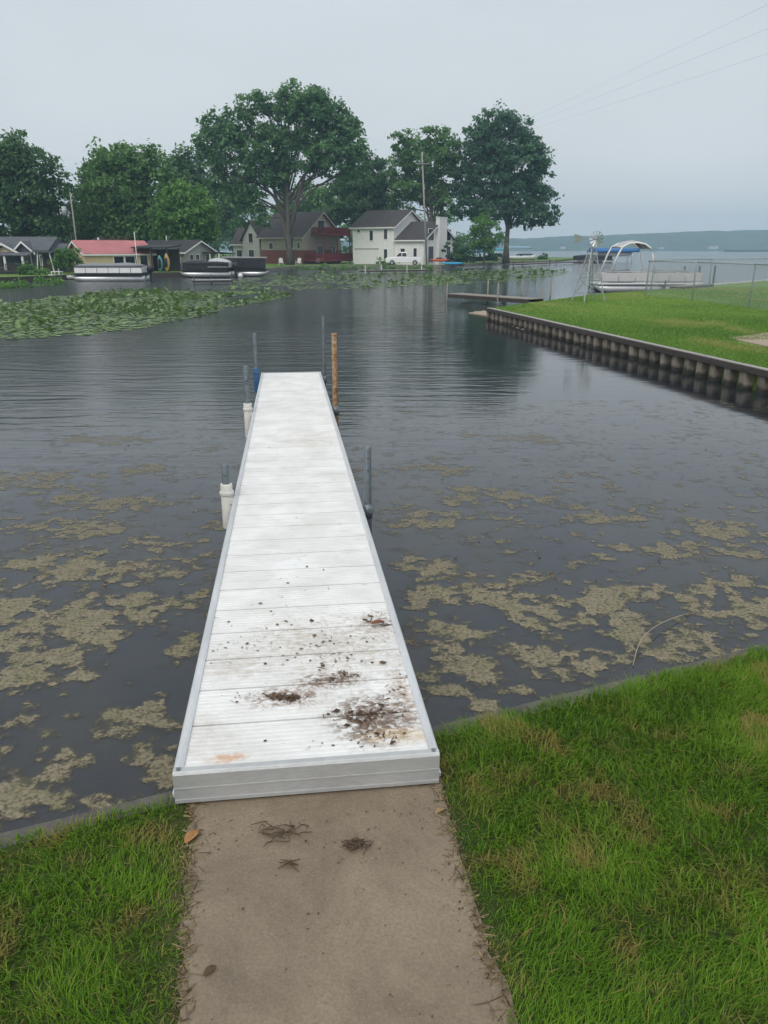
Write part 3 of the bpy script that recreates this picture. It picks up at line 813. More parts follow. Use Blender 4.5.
# ------------------------------------------------------------------ channel seawall on the right
def channel_wall():
    Lw = (S2 - S0).length
    root = thing('seawall', 'long steel sheet pile seawall with a dark timber cap along the bright lawn', 'seawall', (S0.x, S0.y, 0), math.atan2(sd.y, sd.x))
    # local x along the wall (towards the viewer), local y positive = towards the lawn
    sgn = 1 if (Matrix.Rotation(math.atan2(sd.y, sd.x), 3, 'Z').inverted() @ sn).y > 0 else -1
    P_ = .52; prof = []
    x = 0
    while x < Lw:
        jy = random.uniform(-.022, .03); prof += [(x, .05 + jy), (x + P_ * .36, .05 + jy * .4), (x + P_ * .44, .34), (x + P_ * .92, .34), (x + P_ - .004, .05 + jy)]
        x += P_; P_ = .52 * random.uniform(.86, 1.14)
    V = []; Fc = []
    for (xx, yy) in prof: V += [(xx, sgn * yy, -1.5), (xx, sgn * yy, LZ - .105)]
    for i in range(len(prof) - 1): Fc.append((2 * i, 2 * i + 2, 2 * i + 3, 2 * i + 1))
    MB().add(V, Fc).build('sheet_pile', steel_pile, root)
    mb = MB()
    x = 0
    while x < Lw:
        l = min(4.8, Lw - x)
        mb.box((x + l / 2, sgn * (.125 + random.uniform(-.012, .012)), LZ - .045 + random.uniform(-.006, .004)), (l - .014, .25, .13), 0, Matrix.Rotation(random.uniform(-.004, .004), 3, 'Z')); x += l
    mb.build('timber_cap', M('wall_cap_timber', (.055, .045, .040), .8, .4, 2, stretch=(.5, 6, 6), bump=.006, bscale=12), root, bevel=.008)
    mb = MB()
    mb.box((Lw / 2, sgn * .125, LZ + .0285), (Lw, .17, .012)); mb.build('cap_plate', M('cap_plate', (.30, .285, .265), .7, .25, 1.2, stretch=(.5, 4, 4)), root)
channel_wall()
# sandy spill at the far foot of the wall
def beach():
    pts = [at(468, 313, 0), at(484, 310.5, 0), at(520, 325, 0), at(558, 334.5, 0), at(572, 338.5, 0), at(548, 334.5, 0), at(518, 328.5, 0), at(488, 317.5, 0)]
    c = sum(pts, Vector()) / len(pts); V = [(c.x, c.y, .06)]; Fc = []
    k = len(pts)
    dense = []
    for i in range(k):
        for t in (0, .25, .5, .75): dense.append(pts[i].lerp(pts[(i + 1) % k], t))
    nd = len(dense)
    for s, z in ((.6, .055), (1, .01), (1.15, -.05)):
        for p in dense:
            q = c + (p - c) * (s + .06 * random.uniform(-1, 1)); V.append((q.x, q.y, z))
    for i in range(nd):
        Fc.append((0, 1 + i, 1 + (i + 1) % nd))
        for r_ in range(2):
            a = 1 + r_ * nd; b = a + nd
            Fc.append((a + i, b + i, b + (i + 1) % nd, a + (i + 1) % nd))
    m = M('wet_sand', (.30, .25, .185), .8, .3, 1.5, bump=.02, bscale=8)
    tag(MB().add(V, Fc, 0, True).build('beach', m), kind='structure')
beach()
def patch():
    a = [at(728, 338.5, LZ), at(768, 333.5, LZ), at(800, 334, LZ), at(800, 350, LZ), at(768, 347.5, LZ)]
    mb = MB().prism([(p.x, p.y, LZ - .05) for p in a], (0, 0, .075))
    tag(mb.build('path_slab', M('bare_sandy_concrete', (.32, .25, .18), .85, .2, 2)), kind='structure')
patch()

# ------------------------------------------------------------------ trees
def crown_mesh(lobes, nl, ls, mat, root, name='crown', clump=1.2, droop=.25, fill=.5, per=42):
    """lobes: (cx,cy,cz,rx,ry,rz) local metres"""
    lob = np.array(lobes); vol = lob[:, 3] * lob[:, 4] * lob[:, 5]; vol = vol ** .75
    ncl = max(6, nl // per)
    pick = rng.choice(len(lob), ncl, p=vol / vol.sum())
    d = rng.normal(size=(ncl, 3)); d /= np.linalg.norm(d, axis=1)[:, None]
    rad = rng.uniform(fill ** 3, 1.06, ncl) ** (1 / 3)
    cc = lob[pick, :3] + d * lob[pick, 3:] * rad[:, None]
    csz = clump * rng.uniform(.5, 1.25, ncl)
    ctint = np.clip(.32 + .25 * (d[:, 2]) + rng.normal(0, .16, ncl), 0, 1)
    n = ncl * per
    ci = np.repeat(np.arange(ncl), per)
    off = np.clip(rng.normal(0, .48, (n, 3)), -.8, .8) * csz[ci][:, None]; off[:, 2] *= .62; 
    # twigs reach outward
    off += d[ci] * (np.clip(np.abs(rng.normal(0, .35, n)), 0, .6) * csz[ci])[:, None]
    c = cc[ci] + off; c[:, 2] -= droop * np.linalg.norm(off[:, :2], axis=1)
    nrm = rng.normal(size=(n, 3)) * .8 + d[ci] * .5 + np.array([0, 0, .6]); nrm /= np.linalg.norm(nrm, axis=1)[:, None]
    t = rng.normal(size=(n, 3)); t -= (t * nrm).sum(1)[:, None] * nrm; t /= np.linalg.norm(t, axis=1)[:, None]
    b = np.cross(nrm, t); s = (ls * rng.uniform(.55, 1.25, n))[:, None]
    P = np.stack([c - t * s, c + b * s * .55 + t * s * .1, c + t * s, c - b * s * .55 + t * s * .1], 1).reshape(-1, 3)
    Q = np.arange(n * 4).reshape(-1, 4)
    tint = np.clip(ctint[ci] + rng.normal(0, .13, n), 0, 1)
    return np_mesh(name, P, [Q], mat, root, {'tint': np.repeat(tint, 4)})
def tree(name, label, Y, base, lobes, nl, ls, leafm, tr=.35, barkm=bark, clump=1.2, group=None, z0=SZ, fork=.35, droop=.25, fill=.5, cat='tree', limbs=True, lean=0, forks=(), depth=.85):
    bx = at_depth(base, 260, Y).x; k = mpp(Y)
    root = thing(name, label, cat, (bx, Y, z0), 0, group)
    ll = []
    for (px, py, rx, ry) in lobes:
        q = at_depth(px, py, Y); dep = rx * k * depth
        ll.append((q.x - bx, random.uniform(-.35, .35) * dep, q.z - z0, rx * k, max(dep, ry * k * .7), ry * k))
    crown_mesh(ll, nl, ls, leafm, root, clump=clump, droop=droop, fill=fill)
    top = max(l[2] for l in ll); low = min(l[2] - l[5] for l in ll)
    mb = MB(); fz = max(.6, low + (top - low) * fork)
    cxm = sum(l[0] for l in ll) / len(ll)
    pts = []; rs = []
    for i in range(9):
        t = i / 8; z = -0.2 + (top - .5 + .2) * t
        pts.append((lean * t * (1 - t) * 2 + cxm * t * t * .8 + .12 * tr * math.sin(i * 2.1 + base), .1 * tr * math.sin(i * 1.7), z)); rs.append(tr * (1 - .88 * t) * (1 + .55 * max(0, .12 - t) / .12))
    mb.tube(pts, rs, 10)
    if limbs:
        for l in ll:
            h0 = random.uniform(.5, 1.0) * fz; h0 = min(h0, max(.5, l[2] - .3)); t = h0 / max(.1, top)
            r0 = tr * (1 - .88 * t) * .55
            a = Vector((cxm * t * t * .8, 0, h0)); b = Vector(l[:3]); mid = a.lerp(b, .5) + Vector((random.uniform(-.3, .3), random.uniform(-.3, .3), .10 * (b - a).length))
            q1 = a.lerp(mid, .5) + Vector((0, 0, .05 * (b - a).length))
            mb.tube([a, q1, mid, mid.lerp(b, .5), b], [r0, r0 * .8, r0 * .6, r0 * .4, r0 * .15], 7)
            for _ in range(3):
                e = b + Vector((random.uniform(-1, 1) * l[3], random.uniform(-1, 1) * l[4], random.uniform(-.6, 1) * l[5])) * .8
                mb.tube([mid, mid.lerp(e, .5) + Vector((0, 0, .2)), e], [r0 * .4, r0 * .25, r0 * .08], 5)
    for (fx, fy, f0) in forks:
        e = at_depth(fx, fy, Y); e = Vector((e.x - bx, random.uniform(-1, 1), e.z - z0)); a = Vector((0, 0, f0)); md = a.lerp(e, .5) + Vector((-.12 * (e.x), 0, .05 * e.z))
        mb.tube([a, a.lerp(md, .5), md, md.lerp(e, .5), e], [tr * .75, tr * .62, tr * .5, tr * .36, tr * .18], 9)
    mb.build('trunk', barkm, root)
    return root

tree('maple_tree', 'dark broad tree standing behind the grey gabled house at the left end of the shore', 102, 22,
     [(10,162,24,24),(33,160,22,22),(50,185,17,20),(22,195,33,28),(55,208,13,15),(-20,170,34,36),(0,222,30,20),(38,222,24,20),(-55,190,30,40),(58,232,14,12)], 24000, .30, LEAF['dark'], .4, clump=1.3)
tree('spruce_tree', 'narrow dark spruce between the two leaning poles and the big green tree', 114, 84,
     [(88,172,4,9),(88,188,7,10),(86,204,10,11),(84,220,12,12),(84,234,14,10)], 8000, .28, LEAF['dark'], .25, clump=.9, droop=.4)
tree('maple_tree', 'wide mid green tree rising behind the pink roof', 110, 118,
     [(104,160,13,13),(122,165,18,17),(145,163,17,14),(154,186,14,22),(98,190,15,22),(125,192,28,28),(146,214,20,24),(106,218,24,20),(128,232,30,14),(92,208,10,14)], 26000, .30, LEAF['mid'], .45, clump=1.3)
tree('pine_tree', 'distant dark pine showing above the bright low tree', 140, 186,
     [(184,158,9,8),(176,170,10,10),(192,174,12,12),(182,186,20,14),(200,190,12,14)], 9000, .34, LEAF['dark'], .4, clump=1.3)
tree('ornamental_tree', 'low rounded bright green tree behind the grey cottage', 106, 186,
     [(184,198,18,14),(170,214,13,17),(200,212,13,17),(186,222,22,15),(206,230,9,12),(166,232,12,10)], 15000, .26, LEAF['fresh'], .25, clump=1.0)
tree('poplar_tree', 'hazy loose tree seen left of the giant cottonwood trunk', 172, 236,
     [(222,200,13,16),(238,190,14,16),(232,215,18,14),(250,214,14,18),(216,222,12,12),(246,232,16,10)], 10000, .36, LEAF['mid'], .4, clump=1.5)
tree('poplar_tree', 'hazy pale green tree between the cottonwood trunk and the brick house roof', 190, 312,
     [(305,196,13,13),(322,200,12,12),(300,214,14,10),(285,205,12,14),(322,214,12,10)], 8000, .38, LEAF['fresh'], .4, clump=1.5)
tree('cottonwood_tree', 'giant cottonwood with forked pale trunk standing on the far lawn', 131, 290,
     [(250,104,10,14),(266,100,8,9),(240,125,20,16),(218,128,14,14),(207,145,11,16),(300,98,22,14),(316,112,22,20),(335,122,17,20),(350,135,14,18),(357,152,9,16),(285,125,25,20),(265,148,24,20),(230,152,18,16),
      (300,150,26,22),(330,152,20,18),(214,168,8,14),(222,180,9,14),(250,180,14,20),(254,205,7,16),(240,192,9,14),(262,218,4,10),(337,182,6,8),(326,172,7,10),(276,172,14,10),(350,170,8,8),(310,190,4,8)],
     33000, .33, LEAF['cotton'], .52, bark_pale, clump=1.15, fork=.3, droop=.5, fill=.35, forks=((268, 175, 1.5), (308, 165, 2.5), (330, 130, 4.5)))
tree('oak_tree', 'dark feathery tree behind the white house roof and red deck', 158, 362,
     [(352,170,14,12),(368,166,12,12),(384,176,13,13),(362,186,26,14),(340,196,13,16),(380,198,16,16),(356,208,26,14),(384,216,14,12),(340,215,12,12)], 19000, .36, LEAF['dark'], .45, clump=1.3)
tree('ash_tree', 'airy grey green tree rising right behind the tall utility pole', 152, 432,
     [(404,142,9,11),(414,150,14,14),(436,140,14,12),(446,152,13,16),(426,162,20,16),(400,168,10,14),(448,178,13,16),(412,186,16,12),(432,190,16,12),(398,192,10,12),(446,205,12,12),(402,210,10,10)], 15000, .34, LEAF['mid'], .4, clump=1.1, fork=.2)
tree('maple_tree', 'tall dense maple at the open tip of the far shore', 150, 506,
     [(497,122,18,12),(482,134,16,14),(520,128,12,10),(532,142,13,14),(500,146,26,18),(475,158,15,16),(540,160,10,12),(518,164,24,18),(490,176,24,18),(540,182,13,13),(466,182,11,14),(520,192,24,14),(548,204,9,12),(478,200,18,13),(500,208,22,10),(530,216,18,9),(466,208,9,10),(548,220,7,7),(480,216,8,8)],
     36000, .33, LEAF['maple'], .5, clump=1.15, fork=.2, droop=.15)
tree('birch_tree', 'small pale green tree left of the maple trunk', 142, 484, [(484,226,11,9),(491,236,10,9),(477,238,9,9),(486,244,9,6)], 3500, .26, LEAF['fresh'], .15, clump=.9)
def bush(label, Y, base, lobes, nl, ls, lm, z0=SZ, group='shrubs along the far shore', cl=.5):
    return tree('bush', label, Y, base, lobes, nl, ls, lm, .06, bark, cl, group, z0, .3, .1, .4, 'bush', False)
bush('round dark green bush beside the cream wall of the pink roofed house', 84, 67, [(62,254,5,5),(72,253,6,6),(67,258,10,8),(62,262,7,6),(73,262,6,6)], 2600, .13, LEAF['mid'])
bush('dark wide bush at the right corner of the white house', 131, 457, [(450,250,7,8),(460,246,8,8),(468,254,7,8),(456,258,12,6),(447,258,5,6)], 3000, .2, LEAF['dark'])
bush('small dark bush alone near the tip of the far dock', 196, 543, [(540,257,3.5,3),(545,256,4,3.2),(543,259,5,2.6)], 700, .22, LEAF['dark'])
bush('low bush at the foot of the maple trunk', 148, 492, [(490,256,5,4),(497,257,5,3.5)], 800, .2, LEAF['maple'])
bush('small bush beside the far left porch steps', 80, 36, [(26,270,6,4),(36,271,6,3.5),(44,272,5,3)], 1200, .12, LEAF['mid'])
bush('green shrub between garage and pickup', 128, 384, [(380,262,4,3),(386,263,4,2.6)], 600, .16, LEAF['mid'])
bush('bush by the grey porch house left of the bushy shrubs', 96, 205, [(203,266,4,4),(210,267,4,3)], 700, .16, LEAF['dark'])
def far_woods():
    lob = []
    for i in range(60):
        x = -230 + 250 * i / 59; h = random.uniform(7, 13)
        lob.append((x + random.uniform(-2, 2), 235 + random.uniform(-10, 14) - .12 * x, h * .55, random.uniform(4, 7), 5, h * .55))
    o = crown_mesh(lob, 26000, .8, LEAF['mid'], None, 'far_woods', clump=2.2)
    o.location = (0, 0, SZ - .3); tag(o, 'hazy line of woods behind all the houses', 'woods', kind='stuff')
far_woods()

# ------------------------------------------------------------------ houses
def walls(mb, x0, y0, Lx, Wy, eave, ridge, m=0):
    mb.yz([(y0, -.3), (y0, eave), (y0 + Wy / 2, ridge), (y0 + Wy, eave), (y0 + Wy, -.3)], x0, x0 + Lx, m)
def roof(mb, x0, y0, Lx, Wy, eave, ridge, ov=.45, th=.18, m=0):
    sl = (ridge - eave) / (Wy / 2); e0 = eave - ov * sl
    mb.yz([(y0 - ov, e0 + .02), (y0 + Wy / 2, ridge + .02), (y0 + Wy + ov, e0 + .02), (y0 + Wy + ov, e0 + th), (y0 + Wy / 2, ridge + th + .04), (y0 - ov, e0 + th)], x0 - ov, x0 + Lx + ov, m)
def trim(mb, x0, y0, Lx, Wy, eave, ridge, ov=.45, m=0):
    sl = (ridge - eave) / (Wy / 2); e0 = eave - ov * sl
    for xx in (x0 - ov - .04, x0 + Lx + ov + .003):
        mb.yz([(y0 - ov, e0 - .12), (y0 + Wy / 2, ridge - .12), (y0 + Wy + ov, e0 - .12), (y0 + Wy + ov, e0 + .1), (y0 + Wy / 2, ridge + .1), (y0 - ov, e0 + .1)], xx, xx + .037, m)
    mb.box((x0 + Lx / 2, y0 - ov - .02, e0 + .02), (Lx + 2 * ov, .035, .2), m)
def window(root, face, u, z, w_, h_, plane, frame=white_paint, name='window', glass=glass_dark, bars=0):
    f = MB(); gl = MB(); t = .09
    def bx(mb, uu, zz, ww, hh, dep, out):
        if face == 'front': mb.box((uu, plane - out - dep / 2, zz), (ww, dep, hh))
        elif face == 'right': mb.box((plane + out + dep / 2, uu, zz), (dep, ww, hh))
        else: mb.box((plane - out - dep / 2, uu, zz), (dep, ww, hh))
    bx(f, u - w_ / 2 - t / 2, z, t, h_ + 2 * t, .07, .004); bx(f, u + w_ / 2 + t / 2, z, t, h_ + 2 * t, .07, .004)
    bx(f, u, z + h_ / 2 + t / 2, w_, t, .07, .004); bx(f, u, z - h_ / 2 - t / 2, w_, t, .09, .004)
    for b in range(bars): bx(f, u, z - h_ / 2 + h_ * (b + 1) / (bars + 1), w_, .05, .05, .03)
    o = f.build(name, frame, root); bx(gl, u, z, w_, h_, .02, .006); gl.build('pane', glass, o)
    return o
def parts(root, wm, wmat, rm, rmat, tm=None, tmat=white_paint):
    wm.build('wall', wmat, root); rm.build('roof', rmat, root)
    if tm: tm.build('trim', tmat, root)

# white two storey house
hz = SZ + .03
p = at_depth(353, 262, 138)
wh = thing('house', 'white two storey house with grey roof, garage and tall white chimney', 'house', (p.x, 138, hz), R(-35), 'houses on the far shore')
wm, rm, tm = MB(), MB(), MB()
walls(wm, 0, 0, 8.4, 9.4, 5.9, 8.4); roof(rm, 0, 0, 8.4, 9.4, 5.9, 8.4); trim(tm, 0, 0, 8.4, 9.4, 5.9, 8.4)
walls(wm, 8.4, .3, 5.6, 9.4, 3.9, 6.5); roof(rm, 9.0, .3, 5.0, 9.4, 3.9, 6.5); trim(tm, 9.0, .3, 5.0, 9.4, 3.9, 6.5)
parts(wh, wm, white_vinyl, rm, shingle_brown, tm)
for (u, z, w_, h_) in ((1.3, 5.2, .55, .35), (3.9, 4.5, .65, 1.5), (6.8, 4.7, .65, 1.5), (6.8, 1.6, .65, 1.5)): window(wh, 'front', u, z, w_, h_, 0)
window(wh, 'front', 10.0, 1.9, .8, 1.1, .3, bars=1); window(wh, 'front', 12.4, 1.7, .6, 1.6, .3)
for u in (2.4, 7.8): 
    window(wh, 'right', u, 4.6, 1.6, 1.7, 14.0); window(wh, 'right', u, 1.6, 1.6, 2.4, 14.0, bars=0)
MB().box((2.9, -.03, 1.15), (4.6, .05, 2.3)).build('garage_door', white_paint, wh)
MB().box((2.9, -.035, 2.42), (5.0, .06, .14)).build('garage_trim', M('weathered_trim', (.25, .24, .22), .8, .2), wh)
ch = MB(); ch.box((14.35, 5.1, 3.4), (.72, 2.4, 7.6)); ch.box((14.35, 5.1, 7.25), (.80, 2.55, .14)); ch.build('chimney', white_vinyl, wh)

# tan house with brick base and red decks
p = at_depth(262, 263, 145)
th = thing('house', 'tan house with steep brown roof, red brick base and dark red decks', 'house', (p.x, 145, hz), R(-35), 'houses on the far shore')
wm, rm, tm = MB(), MB(), MB()
walls(wm, 0, 0, 9.6, 10.6, 4.6, 8.4); roof(rm, 0, 0, 9.6, 10.6, 4.6, 8.4, .6); trim(tm, 0, 0, 9.6, 10.6, 4.6, 8.4, .6)
parts(th, wm, tan_vinyl, rm, shingle_brown, tm, M('tan_trim', (.46, .42, .36), .7, .1))
bb = MB(); bb.box((4.8, -.05, 1.0), (9.7, .1, 2.4)); bb.box((9.66, 5.3, 1.0), (.1, 10.7, 2.4)); bb.build('brick_base', brick, th)
window(th, 'front', 2.4, 2.9, .9, 1.0, 0); window(th, 'front', 7.4, 3.0, .5, 1.0, 0); window(th, 'front', 8.8, 3.0, .6, 1.0, 0)
window(th, 'right', 5.2, 6.1, 1.8, 2.0, 9.6, name='balcony_door'); window(th, 'right', 4.6, 1.9, 1.7, 2.0, 9.72, name='patio_door'); window(th, 'right', 8.4, 1.9, .9, 1.9, 9.72)
def railing(mb, p0, p1, z, h=1.0):
    p0, p1 = Vector(p0), Vector(p1); d = p1 - p0; n = int(d.length / .16)
    for i in range(n + 1):
        q = p0 + d * i / n; mb.box((q.x, q.y, z + h / 2), (.07, .07, h))
    mb.bar((p0.x, p0.y, z + h), (p1.x, p1.y, z + h), .12, .07); mb.bar((p0.x, p0.y, z + .1), (p1.x, p1.y, z + .1), .08, .06)
bal = MB(); bal.box((11.2, 6.0, 4.75), (3.0, 7.6, .28)); bal.build('balcony', red_stain, th)
r1 = MB(); railing(r1, (12.6, 2.3), (12.6, 9.7), 4.9); railing(r1, (9.8, 2.3), (12.6, 2.3), 4.9); railing(r1, (9.8, 9.7), (12.6, 9.7), 4.9); r1.build('balcony_railing', red_stain, th)
for yy in (2.4, 6.0, 9.6): MB().box((12.5, yy, 2.3), (.16, .16, 4.6)).build('deck_post', red_stain, th)
dk = MB(); dk.box((12.0, 5.4, .5), (4.6, 10.4, .22)); dk.build('deck', red_stain, th)
r2 = MB(); railing(r2, (14.2, .4), (14.2, 10.4), .6, 1.1); railing(r2, (9.9, .3), (14.2, .3), .6, 1.1); r2.build('deck_railing', red_stain, th)
stp = MB()
for i in range(7): stp.box((14.6 + i * .27, 7.6, 2.2 - i * .3), (.28, 1.1, .06))
stp.bar((14.4, 7.0, 2.5), (16.6, 7.0, .1), .08, .24); stp.bar((14.4, 8.2, 2.5), (16.6, 8.2, .1), .08, .24); stp.build('stair', red_stain, th)
# grey house left of it
p = at_depth(232, 262, 150)
gh = thing('house', 'grey house with brown roof and pointed gable behind the black covered boats', 'house', (p.x, 152, hz), R(-12), 'houses on the far shore')
wm, rm, tm = MB(), MB(), MB()
walls(wm, 0, 0, 11, 8, 3.4, 6.0); roof(rm, 0, 0, 11, 8, 3.4, 6.0); trim(tm, 0, 0, 11, 8, 3.4, 6.0)
wm.xz([(2.6, -.3), (2.6, 4.2), (4.2, 7.0), (5.8, 4.2), (5.8, -.3)], -1.6, 5)
rm.xz([(2.2, 3.7), (4.2, 7.15), (6.2, 3.7), (6.2, 3.9), (4.2, 7.4), (2.2, 3.9)], -2.0, 5)
wm.xz([(6.5, -.3), (6.5, 5), (7.8, 8.2), (9.1, 5), (9.1, -.3)], 2, 7); rm.xz([(6.1, 4.4), (7.8, 8.4), (9.5, 4.4), (9.5, 4.6), (7.8, 8.65), (6.1, 4.6)], 1.6, 7.2)
parts(gh, wm, pale_vinyl, rm, shingle_brown, tm)
window(gh, 'front', 4.2, 4.3, .8, 1.6, -1.6); window(gh, 'front', 4.2, 1.6, 1.0, 1.3, -1.6); window(gh, 'front', 1.2, 1.6, 1.0, 1.2, 0)
# grey cottage
p = at_depth(133, 269, 97)
gc = thing('house', 'low grey cottage with white trimmed gable and open dark carport', 'house', (p.x, 99, hz), R(-26), 'houses on the far shore')
wm, rm, tm = MB(), MB(), MB()
gc.scale = (.85, .8, .80)
walls(wm, 0, 0, 8.6, 7.2, 2.6, 4.1); roof(rm, 0, 0, 8.6, 7.2, 2.6, 4.1); trim(tm, 0, 0, 8.6, 7.2, 2.6, 4.1)
rm.yz([(4.2, 2.45), (8.2, 2.25), (8.2, 2.4), (4.2, 2.6)], 8.6, 11.6)
parts(gc, wm, grey_vinyl, rm, shingle_dark, tm)
window(gc, 'right', 1.6, 1.45, .8, 1.5, 8.6, bars=1); window(gc, 'right', 3.0, 1.45, .8, 1.5, 8.6, bars=1); window(gc, 'front', 7.4, 1.6, .9, 1.0, 0)
window(gc, 'right', 5.4, 1.2, .9, 2.0, 8.6, name='door')
for xx in (9.8, 11.4): MB().box((xx, 4.4, 1.2), (.14, .14, 2.4)).build('porch_post', white_paint, gc)
MB().tube([(3.6, 2.6, 3.6), (3.6, 2.6, 4.9)], .09, 8).build('vent_pipe', chrome, gc)
# open dark pavilion in front
p = at_depth(137, 273, 92)
pv = thing('carport', 'open dark wooden shelter in front of the grey cottage', 'carport', (p.x, 92, SZ), R(-14))
MB().prism([(-.3, -.3, 2.5), (4.3, -.3, 2.5), (4.3, 3.0, 2.75), (-.3, 3.0, 2.75)], (0, 0, .14)).build('roof', shingle_dark, pv)
for xx, yy in ((0, 0), (2, 0), (4, 0), (0, 2.7), (4, 2.7)): MB().box((xx, yy, 1.25), (.14, .14, 2.52)).build('post', wood_dark, pv)
MB().box((2, 2.75, 1.2), (4.0, .06, 2.4)).build('back_wall', wood_dark, pv)
# pink roofed house
p = at_depth(81, 271, 86)
ph = thing('house', 'small cream house with faded red metal roof behind the white pontoon boat', 'house', (p.x, 88, hz), R(44), 'houses on the far shore')
wm, rm, tm = MB(), MB(), MB()
ph.scale = (1.12, .62, .84)
walls(wm, 0, 0, 7.0, 7.6, 2.25, 3.75); roof(rm, 0, 0, 7.0, 7.6, 2.25, 3.75, .35); trim(tm, 0, 0, 7.0, 7.6, 2.25, 3.75, .35)
parts(ph, wm, cream_vinyl, rm, roof_pink, tm)
for u in (3.3, 4.5): window(ph, 'front', u, 1.35, 1.0, 1.1, 0)
window(ph, 'front', 6.0, 1.1, .8, 1.9, 0, name='door')
window(ph, 'left', 3.8, 1.4, 1.2, 1.1, 0)
MB().tube([(2.4, 3.8, 3.6), (2.4, 3.8, 4.3)], .12, 8).build('vent_pipe', chrome, ph)
# brown roof behind
p = at_depth(92, 260, 104)
bh = thing('house', 'house showing only a brown hipped roof above the pink one', 'house', (p.x, 106, hz), R(8), 'houses on the far shore')
wm, rm = MB(), MB()
wm.box((2.0, 2.5, 1.4), (5.6, 5.6, 3.2)); wm.build('wall', grey_vinyl, bh)
rm.loft([[Vector((-1.3, -.8, 2.95)), Vector((5.3, -.8, 2.95)), Vector((5.3, 5.8, 2.95)), Vector((-1.3, 5.8, 2.95))], [Vector((1.5, 2.2, 4.9)), Vector((2.5, 2.2, 4.9)), Vector((2.5, 2.8, 4.9)), Vector((1.5, 2.8, 4.9))]], smooth=False)
rm.build('roof', M('red_brown_shingle', (.10, .062, .052), .9, .25, 1.5), bh)
# far left gabled house
p = at_depth(-14, 271, 86)
lh = thing('house', 'slate house with several white edged grey gables and a columned porch, leftmost on the shore', 'house', (p.x, 87, hz), R(6), 'houses on the far shore')
wm, rm, tm = MB(), MB(), MB()
lh.scale = (1, 1, .80)
walls(wm, 0, 0, 6.4, 7, 2.7, 4.5); roof(rm, -1, 0, 7.0, 7, 2.9, 4.4)
for (xc, hw_, ap, yy) in ((2.0, 1.75, 3.6, -1.4), (3.9, 1.25, 3.85, -1.0)):
    wm.xz([(xc - hw_ * .85, -.3), (xc - hw_ * .85, 2.4), (xc, ap - .25), (xc + hw_ * .85, 2.4), (xc + hw_ * .85, -.3)], yy + .4, 3)
    rm.xz([(xc - hw_, 2.3), (xc, ap), (xc + hw_, 2.3), (xc + hw_, 2.45), (xc, ap + .16), (xc - hw_, 2.45)], yy, 3.2)
    tm.xz([(xc - hw_ - .03, 2.2), (xc, ap - .12), (xc + hw_ + .03, 2.2), (xc + hw_ + .03, 2.46), (xc, ap + .17), (xc - hw_ - .03, 2.46)], yy - .05, yy - .004)
rm.prism([(-1, -3.0, 2.15), (5.0, -3.0, 2.15), (5.0, -.9, 2.5), (-1, -.9, 2.5)], (0, 0, .12))
rm.yz([(.6, 2.45), (3.4, 3.6), (6.2, 2.45), (6.2, 2.6), (3.4, 3.75), (.6, 2.6)], 6.3, 7.6)
parts(lh, wm, slate_vinyl, rm, shingle_grey, tm)
g1 = MB().xz([(.75, 2.45), (2.0, 3.35), (3.25, 2.45)], -1.02, -1.005); g1.build('gable_panel', M('cream_gable', (.50, .42, .28), .7, .08), lh)
for xx in (-.6, 1.2, 2.6, 4.4): MB().box((xx, -2.8, 1.05), (.2, .2, 2.2)).build('porch_column', white_paint, lh)
window(lh, 'front', 1.5, 1.4, .8, 1.4, -1.0); window(lh, 'front', 4.2, 1.4, .7, 1.5, -.6); window(lh, 'front', 5.6, 1.4, .5, 1.6, 0)
dm = MB(); dm.box((2.0, -3.6, .25), (6, 2.2, .12)); railing(dm, (-1, -4.6), (1.0, -4.6), .3, .9); railing(dm, (2.4, -4.6), (5, -4.6), .3, .9); dm.build('porch_deck', wood_dark, lh)
# dark arched shed/arbor between
p = at_depth(46, 272, 84)
ar = thing('arbor', 'dark garden arbor with pale leaning braces right of the slate house', 'arbor', (p.x, 84, SZ))
for s in (-1, 1):
    MB().bar((s * .9, 0, 0), (s * .6, 0, 2.1), .1, .1).build('brace', white_paint, ar); MB().bar((s * .9, 1.2, 0), (s * .6, 1.2, 2.1), .1, .1).build('brace', white_paint, ar)
MB().prism([(-1.1, -.3, 2.1), (1.1, -.3, 2.1), (1.1, 1.5, 2.1), (-1.1, 1.5, 2.1)], (0, 0, .1)).build('roof', shingle_grey, ar)
MB().box((0, 1.1, 1.0), (1.3, .08, 2.0)).build('back_panel', wood_dark, ar)
# tiny far houses across the lake
for i, (px, py, w_, h_, lab) in enumerate(((712, 246.2, 14, 4.5, 'pale speck of a house on the hazy far hillside shore, by itself'), (562, 247, 8, 3.5, 'small pale house on the far hill shore left of the windmill'), (660, 247.5, 7, 3, 'faint low house on the far shore behind the boat rail'))):
    q = at_depth(px, py, 1330)
    t = thing('house', lab, 'house', (q.x, 1325, 3), 0, 'faint houses on the far hills')
    MB().box((0, 0, h_ / 2), (w_, 9, h_)).build('wall', pale_vinyl, t)
    MB().yz([(-5, h_), (0, h_ + 4), (5, h_)], -w_ / 2 - .5, w_ / 2 + .5).build('roof', shingle_grey, t)
q0, q1 = at_depth(724, 249.3, 900), at_depth(800, 249.3, 900)
tag(MB().prism([(q0.x, 900, -1), (q0.x + 12, 893, -1), (q1.x + 60, 893, -1), (q1.x + 60, 930, -1)], (0, 0, 2.6)).build('land_spit', M('spit_soil', (.05, .055, .04), .9, .3, .1)), kind='structure')

